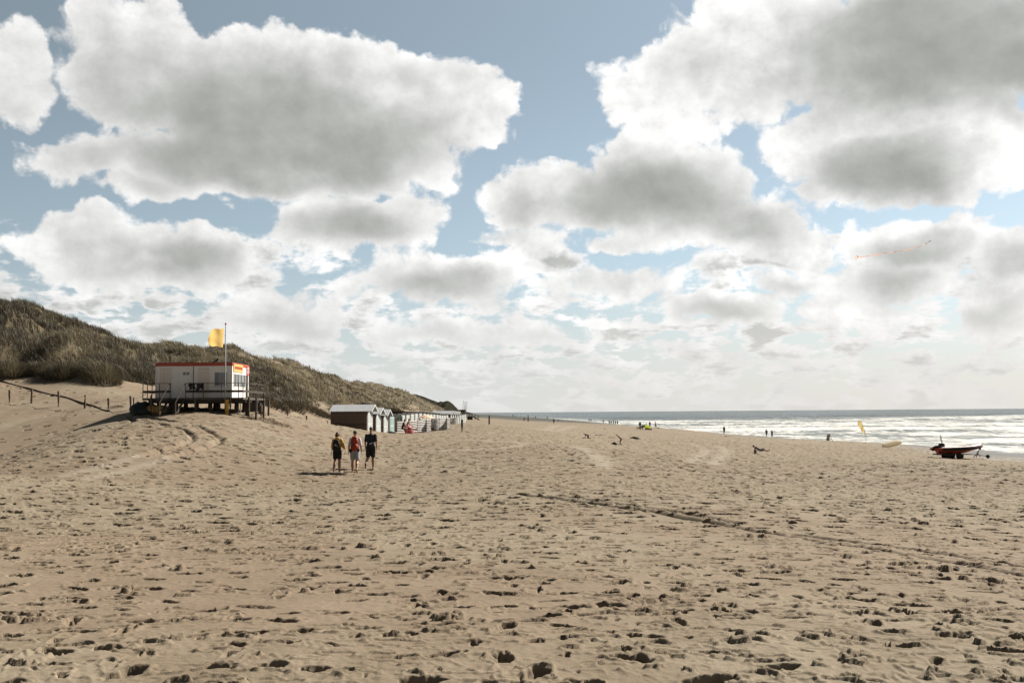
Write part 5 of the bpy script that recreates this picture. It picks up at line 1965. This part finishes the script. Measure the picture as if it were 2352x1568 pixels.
# pale top strip and black rubbing band follow the tube
ts = MB()
nrm = []
for i, p in enumerate(full):
    d = (full[min(i+1, n_-1)]-full[max(i-1, 0)]).normalized()
    o = d.cross(Vector((0, 0, 1))).normalized()
    nrm.append(o)
ts.sheet([[p+(o*math.sin(a)+Vector((0, 0, math.cos(a))))*(r_+.006) for a in (-.85, -.4, 0, .4, .85)] for p, o, r_ in list(zip(full, nrm, rad))[2:-2]])
ts.build('top_strip', TOPC, bt, True)
bd = MB()
bd.sheet([[p+(o*math.sin(a)+Vector((0, 0, math.cos(a))))*(r_+w_) for a, w_ in ((1.25, .008), (1.4, .03), (1.7, .034), (2.0, .03), (2.15, .008))] for p, o, r_ in list(zip(full, nrm, rad))[2:-2]])
bd.build('rubbing_band', mat('black_rubber', (.014, .012, .013), .5), bt, True)
hl = MB()
rows = []
for i in range(21):
    t = i/20
    x = -2.1+4.15*t
    hw = .62*(1-max(0, (t-.5)/.5)**2.0)+.02
    kz = .50+.55*max(0, (t-.55)/.45)**1.8
    tz = zc+.02+.10*t+.20*max(0, (t-.45)/.55)**1.7
    rows.append([Vector((x, y*hw, kz+(tz-kz)*abs(y)**1.4)) for y in (-1, -.8, -.5, -.25, 0, .25, .5, .8, 1)])
hl.sheet(rows)
hl.add(rows[0], [tuple(range(9))])
hl.build('hull', OR_, bt, True)
MB().box(-2.0, 1.4, -.58, .58, zc-.08, zc-.03).build('floor', GREYL, bt)
con = MB()
con.add([(-2.0, -.28, zc), (-1.3, -.28, zc), (-1.38, -.22, zc+.62), (-1.85, -.22, zc+.62), (-2.0, .28, zc), (-1.3, .28, zc), (-1.38, .22, zc+.62), (-1.85, .22, zc+.62)],
        [(0, 1, 2, 3), (7, 6, 5, 4), (0, 4, 5, 1), (1, 5, 6, 2), (2, 6, 7, 3), (3, 7, 4, 0)])
con.build('engine_cover', mat('engine_cover', (.018, .018, .026), .55), bt, bevel=.06)
MB().bar((-2.32, 0, zc+.25), (-1.95, 0, zc+.30), .26, .22).bar((-2.38, 0, zc+.3), (-2.62, 0, zc-.15), .14, .18).build('outboard', BLACK, bt, bevel=.03)
MB().tube([(-1.72, -.28, zc+.5), (-1.86, -.27, zc+1.25), (-1.86, -.24, zc+1.40), (-1.82, -.15, zc+1.45), (-1.6, .15, zc+1.45), (-1.52, .24, zc+1.40), (-1.40, .27, zc+.7), (-1.38, .28, zc+.5)], .028, 8).build('roll_bar', BLACK, bt, True)
gl = MB()
for i in range(5, 20, 3):
    p, o = pr_[i], nrm[i]
    gl.tube([p+Vector((-.10, -.02, TUB_R-.01)), p+Vector((-.05, -.02, TUB_R+.05)), p+Vector((.05, -.02, TUB_R+.05)), p+Vector((.10, -.02, TUB_R-.01))], .012, 5)
gl.build('grab_line', BLACK, bt)
MB().box(-.9, .6, -.012, 0, -.055, .055).build('name_patch', BLACK, bt).location = (-.05, -.82-TUB_R*.93, zc+.16)
tr_ = thing('boat_trailer', (BX.x, BX.y, BX.z), 'low beach trailer with fat black tyres carrying the orange boat', 'boat trailer', R(3))
fr_ = MB()
for y in (-.45, .45):
    fr_.bar((-2.4, y, .50 if False else .44), (1.2, y, .44), .07, .07)
fr_.bar((1.2, -.45, .44), (1.9, 0, .40), .07, .07)
fr_.bar((1.2, .45, .44), (1.9, 0, .40), .07, .07)
fr_.bar((1.8, 0, .40), (3.15, 0, .24), .07, .06)
for x in (-2.0, -.4, .9):
    fr_.bar((x, -.45, .44), (x, .45, .44), .06)
fr_.bar((-2.75, -.3, .52), (-1.9, -.3, .55), .05)
fr_.build('frame', RAILM, tr_)
wpst = MB()
wpst.bar((1.75, 0, .1), (2.35, 0, .72), .05)
wpst.bar((2.5, 0, .12), (2.15, 0, .70), .05)
wpst.bar((2.05, 0, .12), (2.4, 0, .95), .06)
wpst.bar((2.3, 0, .82), (3.0, 0, .86), .04)
wpst.lathe([(0, -.08), (.09, -.08), (.09, .08), (0, .08)], (2.5, 0, .98), 10, 'Y')
wpst.build('winch_post', RAILM, tr_)
RUB = mat('tyre_rubber', (.020, .018, .018), .8, 0, .3, 8)
HUBM = mat('wheel_hub', (.085, .082, .085), .5, .4)


def wheel(c, r_, w_, nm='wheel'):
    o = MB().lathe([(r_*.55, -w_*.45), (r_*.85, -w_*.5), (r_*.97, -w_*.32), (r_, 0), (r_*.97, w_*.32), (r_*.85, w_*.5), (r_*.55, w_*.45)], (0, 0, 0), 24, 'Y').build(nm, RUB, tr_, True)
    o.location = c
    MB().lathe([(0, -w_*.40), (r_*.25, -w_*.48), (r_*.30, -w_*.36), (r_*.54, -w_*.40), (r_*.56, -w_*.44), (r_*.56, w_*.44), (0, w_*.44)], (0, 0, 0), 18, 'Y').build('rim', HUBM, o)
    return o


wheel((-.15, -.72, .30), .31, .26)
wheel((-.15, .72, .30), .31, .26)
wheel((-1.0, .72, .30), .31, .26)
wheel((-1.0, -.30, .30), .31, .24)
wheel((.75, .55, .24), .24, .2)
wheel((3.3, 0, .19), .20, .16)

# feather flag, rescue board, A-frame sign
q = on_land(1987.5, 149)
ff = thing('feather_flag', q, 'pale yellow feather flag on a bent pole at the tide line', 'flag')
H_ = (at(1977, 964, 149).z-q.z)
lean = at(1976.5, 964, 149).x-q.x
bend = lambda t: Vector((lean*max(0, (t-.25)/.75)**1.6, 0, H_*t))
MB().tube([bend(i/14) for i in range(15)], [.022-.001*i for i in range(15)], 6).build('pole', mat('maroon_pole', (.09, .03, .025), .6), ff, True)
rows = []
for i in range(19):
    t = .40+.60*i/18
    c = bend(t)
    wdt = (.56*math.sin(PI*min(1, (1-t)/.60+.0001)**.62)+.10)*(1 if i < 18 else .2)
    rows.append([c+Vector((-.02-wdt*j/6, .05*math.sin(j*1.1+i*.8), -.10*j/6-.03*math.sin(i*1.7)*j/6)) for j in range(7)])
FF, k, b = new_mat('pale_yellow_cloth')
k.put(b.inputs['Base Color'], (.46, .36, .16))
tl = k.n('ShaderNodeBsdfTranslucent')
k.put(tl.inputs[0], (.58, .46, .20))
mx = k.n('ShaderNodeMixShader')
mx.inputs[0].default_value = .5
k.put(mx.inputs[1], b.outputs[0])
k.put(mx.inputs[2], tl.outputs[0])
k.put(k.nt.nodes['Material Output'].inputs[0], mx.outputs[0])
MB().sheet(rows).build('sail', FF, ff, True)
q = on_land(2049, 134)
bo_ = thing('surfboard', q, 'long cream surfboard lying tilted on its edge left of the boat', 'surfboard')
a_, b2 = at(2025.5, 1025, 134)-q, at(2072, 1014.5, 134)-q
ax = (b2-a_)
prof = [(0, .02), (.02, .18), (.07, .30), (.2, .37), (.45, .40), (.7, .38), (.86, .31), (.95, .20), (.99, .09), (1, .02)]
axn = ax.normalized()
upv = (Vector((0, .5, .86))-axn*axn.dot(Vector((0, .5, .86)))).normalized()
thk = axn.cross(upv)
vs, fs = [], []
for t, hw in prof:
    for a in range(12):
        an = 2*PI*a/12
        vs.append(a_+ax*t+upv*(hw*math.cos(an))+thk*(.06*math.sin(an)*min(1, hw*5)))
for i in range(len(prof)-1):
    fs += [(i*12+k_, i*12+(k_+1) % 12, (i+1)*12+(k_+1) % 12, (i+1)*12+k_) for k_ in range(12)]
CRM, k, b = new_mat('cream_board')
k.put(b.inputs['Base Color'], k.mix(k.step(k.noise(k.n('ShaderNodeTexCoord').outputs['Object'], 1.5, 4, .6), .4, .65), (.62, .50, .33), (.50, .39, .25)))
b.inputs['Roughness'].default_value = .4
tl = k.n('ShaderNodeBsdfTranslucent')
k.put(tl.inputs[0], (.92, .86, .74))
mx = k.n('ShaderNodeMixShader')
mx.inputs[0].default_value = .6
k.put(mx.inputs[1], b.outputs[0])
k.put(mx.inputs[2], tl.outputs[0])
k.put(k.nt.nodes['Material Output'].inputs[0], mx.outputs[0])
MB().add(vs, fs).build('board', CRM, bo_, True)
fin = MB()
fin.add([a_+ax*.08+thk*-.06, a_+ax*.16+thk*-.06, a_+ax*.09+thk*-.24], [(0, 1, 2)])
fin.build('fin', DARK, bo_)
bo_.location.z += .02
q = on_land(1903, 163)
af = thing('signboard', q, 'wooden A-frame board standing on the beach near the waterline', 'sign', R(-62))
MB().box(-.34, .34, -.02, .02, 0, 1.12, Matrix.Rotation(R(-17), 4, 'X') @ Matrix.Translation((0, 0, 0))).build('front_panel', mat('grey_board', (.42, .38, .30), .7), af).location = (0, -.36, 0)
lg = MB()
for x in (-.28, .28):
    lg.bar((x, .42, 0), (x, -.06, 1.0), .06, .05)
lg.bar((-.28, .26, .35), (.28, .26, .35), .05)
lg.bar((0, -.2, .5), (0, .22, .45), .04)
lg.build('rear_frame', mat('tan_wood', (.34, .24, .12), .7), af)
# red flag on the far sand
q = on_land(1205.5, 395)
rf = thing('red_flag', q, 'small orange-red beach flag on the far sand, beside the thin far post', 'flag')
MB().tube([(0, 0, -.2), (.0, 0, 1.75)], .03, 6).build('pole', STEEL, rf)
MB().sheet([[Vector((-.03-.10*i-.05*j/4, .06*math.sin(i+j), 1.72-.28*j-.10*i)) for i in range(6)] for j in range(5)]).build('cloth', mat('red_cloth', (.55, .13, .06), .7), rf)

# kite with its long tail
KD = 170.0
kz = lambda X, Y: at((3350+X*.19133)/1.7416, (900+Y*.19133)/1.7416, KD)
kt = thing('kite', kz(1890, 355), 'thin orange kite with a long forked ribbon tail high over the sea', 'kite')
o0 = kt.location.copy()
KM, k, b = new_mat('kite_cloth')
k.put(b.inputs['Base Color'], (.45, .17, .10))
tl = k.n('ShaderNodeBsdfTranslucent')
k.put(tl.inputs[0], (.55, .24, .15))
mx = k.n('ShaderNodeMixShader')
mx.inputs[0].default_value = .6
k.put(mx.inputs[1], b.outputs[0])
k.put(mx.inputs[2], tl.outputs[0])
k.put(k.nt.nodes['Material Output'].inputs[0], mx.outputs[0])
KB = mat('kite_brown', (.16, .085, .05), .7)
sl = MB()
up_pts = [(1840, 400), (1862, 372), (1890, 350), (1922, 336), (1942, 340)]
lo_pts = [(1842, 402), (1870, 378), (1896, 362), (1918, 352), (1940, 343)]
sl.sheet([[kz(*p)-o0+Vector((0, -.5, 0)) for p in up_pts], [kz(*p)-o0+Vector((0, .5, 0)) for p in lo_pts]])
sl.build('sail', KB, kt)


def ribbon(pts, nm, w_=.035, m=KM):
    ps = smooth_poly([kz(*p)-o0 for p in pts], 6)
    q = MB()
    q.sheet([[p+Vector((0, .5*math.sin(i*.35), w_)) for i, p in enumerate(ps)], [p+Vector((0, .5*math.sin(i*.35)+.15, -w_)) for i, p in enumerate(ps)]])
    return q.build(nm, m, kt)


ribbon([(1836, 403), (1760, 432), (1640, 472), (1500, 508), (1380, 530), (1240, 550)], 'tail_ribbon')
ribbon([(1240, 550), (1208, 553), (1175, 557)], 'tail_joint', .03, mat('kite_pale', (.45, .42, .40), .8))
ribbon([(1175, 557), (1060, 572), (940, 598), (800, 622), (660, 640), (530, 664), (450, 676), (400, 695), (385, 716)], 'tail_ribbon')
ribbon([(520, 666), (450, 660), (400, 654), (365, 660)], 'tail_tip', .07)
ribbon([(870, 612), (850, 600), (815, 605), (800, 614)], 'tail_loop', .05)

# seaweed and driftwood on the sand
WEED = mat('dry_weed', (.060, .046, .038), .9, 0, .4, 6, .5, 20)


def heap(px_, d, L, W_, h, label, cat, n=40, m=WEED, nm='seaweed_heap'):
    q = on_land(px_, d)
    g_ = MB()
    for i in range(n):
        a = random.gauss(0, .38)*L
        b_ = random.gauss(0, .35)*W_
        hh = h*max(.05, 1-(a/L)**2*2.2)*random.uniform(.3, 1)
        dr_ = Vector((random.uniform(-.5, .5), random.uniform(-.3, .3), random.uniform(-.05, .35)))*h*1.6
        p = Vector((a, b_, hh*.4))
        g_.tube([p-dr_, p+Vector((0, 0, hh*.5)), p+dr_], [.03*h+.01, .12*h+.02, .02*h+.01], 5)
    g_.lathe([(L*.55, -.05), (L*.4, h*.3), (L*.15, h*.6), (0, h*.65)], (0, 0, 0), 14) if W_ > L*.5 else None
    o = g_.build(nm, m)
    o.location = q
    return tag(o, label, cat)


heap(1456, 132, 1.0, .7, .34, 'dark mound of driftwood and weed on the sand below the green tent', 'driftwood', 70, WEED, 'driftwood_heap')
heap(1374, 140, 1.2, .25, .10, 'thin dark line of seaweed left of the driftwood mound', 'seaweed', 40)
heap(1398, 130, 1.2, .2, .08, 'thin seaweed line between the driftwood mound and the crouching child', 'seaweed', 40)
heap(1387, 205, .8, .25, .12, 'short dark seaweed patch between the tent and the shore walkers', 'seaweed', 30)
heap(1660, 185, 1.8, .35, .12, 'dark seaweed strip on the wet edge below the lone bather', 'seaweed', 50)
# dark stone in the right foreground
for px_, py_, lb in ((2195, 1310, 'larger of two dark clumps in the sand at lower right'), (2228, 1304, 'smaller of two dark clumps in the sand at lower right')):
    g = ground_at(px_, py_)
    s_ = skin('weed_clump', [_ball((0, 0, .0), (.045, .04, .04)), _ball((.03, .02, .02), (.03, .03, .035)), _ball((-.035, .01, .0), (.035, .03, .03))], WEED, None, .009)
    s_.location = g
    if px_ > 2200:
        s_.scale = (.7, .7, .8)
    tag(s_, lb, 'seaweed', 'dark clumps in the sand')

# ------------------------------------------------------------------ shrubs and loose plants


def clump(px_, py_, d, rad_, h, label, n, m, cat, nm, tone0=.3, group=None, wmul=1.0, lean=.35, onground=True):
    p = ground_at(px_, py_) if py_ else on_land(px_, d)
    ang, rr = rng.uniform(0, 2*PI, n), rad_*np.sqrt(rng.random(n))
    ox, oy = np.cos(ang)*rr, np.sin(ang)*rr*.8
    zz = land(p.x+ox, p.y+oy)-p.z
    dome = np.sqrt(np.maximum(0.02, 1-(rr/rad_)**2))
    # stems start low or part way up so that the crown has depth
    up0 = rng.random(n)*dome*h*.6
    base = np.stack([ox, oy, zz-.05+up0], -1)
    ln = h*rng.uniform(.35, .7, n)*(.5+.5*dome)
    le = np.stack([ox*.7-ln*lean*rng.uniform(.2, 1, n), oy*.6+ln*rng.uniform(-.3, .2, n), -ln*rng.uniform(.05, .3, n)], -1)
    wd_ = np.maximum(.02, p.y*.0004)*wmul*rng.uniform(.7, 1.4, n)
    tn_ = np.clip(tone0+rng.normal(0, .16, n)+.12*np.sin(ang*2+rr*3), 0, 1)
    me = blades(base, ln, wd_, le, tn_, nm, m)
    o = bpy.data.objects.new(nm, me)
    C.objects.link(o)
    o.location = p
    return tag(o, label, cat, group)


SCRUB = grass_mat('dark_scrub', [(0.0, (.030, .026, .018)), (1.0, (.16, .12, .075)), (.4, (.058, .048, .030)), (.7, (.10, .078, .048))])
REDW = grass_mat('dry_red_weed', [(0.0, (.035, .020, .014)), (1.0, (.20, .13, .085)), (.4, (.075, .042, .028)), (.7, (.12, .075, .05))])
GT = 'big tussocks on the near dune'
for px_, py_, r_, h, t_, lb in ((18, 862, 1.5, 1.8, .50, 'big rounded grass tussock at the left edge of the dune foot'), (140, 866, 1.4, 1.7, .32, 'brown grass tussock above the third fence post'),
                              (232, 876, 1.7, 2.2, .50, 'tallest pale grass tussock hanging over bare sand left of the station'), (280, 862, .8, .9, .45, 'small grass tussock in the sandy gap left of the station'),
                              (320, 872, 1.3, 1.2, .25, 'dark grass tussock just above the left end of the station'), (82, 858, 1.2, 1.3, .22, 'dark grass tussock between the two left dune humps')):
    clump(px_, py_, 0, r_, h, lb, 2200, GRASS, 'grass tussock', 'grass_tussock', t_, GT, 1.0, .5)
GS = 'dark shrubs along the far dune foot'
for i, (px_, d, r_, h, lb) in enumerate(((620, 120, 2.2, 1.5, 'dark shrub on the slope right of the station railing'), (665, 128, 1.8, 1.3, 'low dark shrub above the small post right of the station'), (700, 135, 2.4, 1.7, 'wide dark shrub on the slope between station and huts'),
                                         (742, 140, 1.8, 1.2, 'brown shrub left above the first brown hut'), (788, 165, 2.2, 1.6, 'dark shrub above the roof of the first brown hut'), (828, 185, 2.4, 1.8, 'tall dark shrub above the ridge of the first hut'),
                                         (865, 190, 2.6, 2.1, 'largest dark shrub behind the gabled huts'), (890, 200, 2.4, 1.9, 'grey-green shrub behind the third gabled hut'), (925, 215, 3.0, 2.2, 'pale rounded shrub behind the first flat-roofed huts'),
                                         (955, 240, 2.8, 2.0, 'dark shrub behind the middle of the hut row'), (845, 235, 2.6, 2.0, 'round dark shrub halfway up the slope above the huts'), (905, 270, 2.8, 2.2, 'dark round shrub on the upper slope above the huts'),
                                         (560, 150, 2.0, 1.6, 'dark shrub on the slope behind the station roof'), (980, 290, 2.8, 1.9, 'shrub on the slope behind the far gabled huts'))):
    clump(px_, 0, d, r_, h, lb, 900, SCRUB, 'shrub', 'shrub', .30+.1*(i % 3), GS, 1.2, .2)
GP = 'dry plants on the sand mound'
for px_, py_, d, r_, h, lb in ((612, 968, 72, .95, .38, 'reddish dry plant on the sand mound below the side railing'), (645, 977, 71, .7, .30, 'smaller reddish plant at the right edge of the sand mound'), (575, 962, 73, .5, .25, 'low brown plant under the right end of the station'),
                               (690, 962, 82, 1.0, .30, 'flat brown plant beside the small posts right of the station'), (268, 935, 78, .55, .28, 'small green-brown plant at the foot of the fifth fence post'),
                               (330, 872, 88, 1.0, .5, 'thin dry grass tuft on the bare slope left of the station'), (590, 945, 74, .4, .22, 'tiny plant beside the last stake of the station')):
    clump(px_, py_, d, r_, h, lb, 260, REDW, 'plant', 'dry_plant', .45, GP, .8, .2)
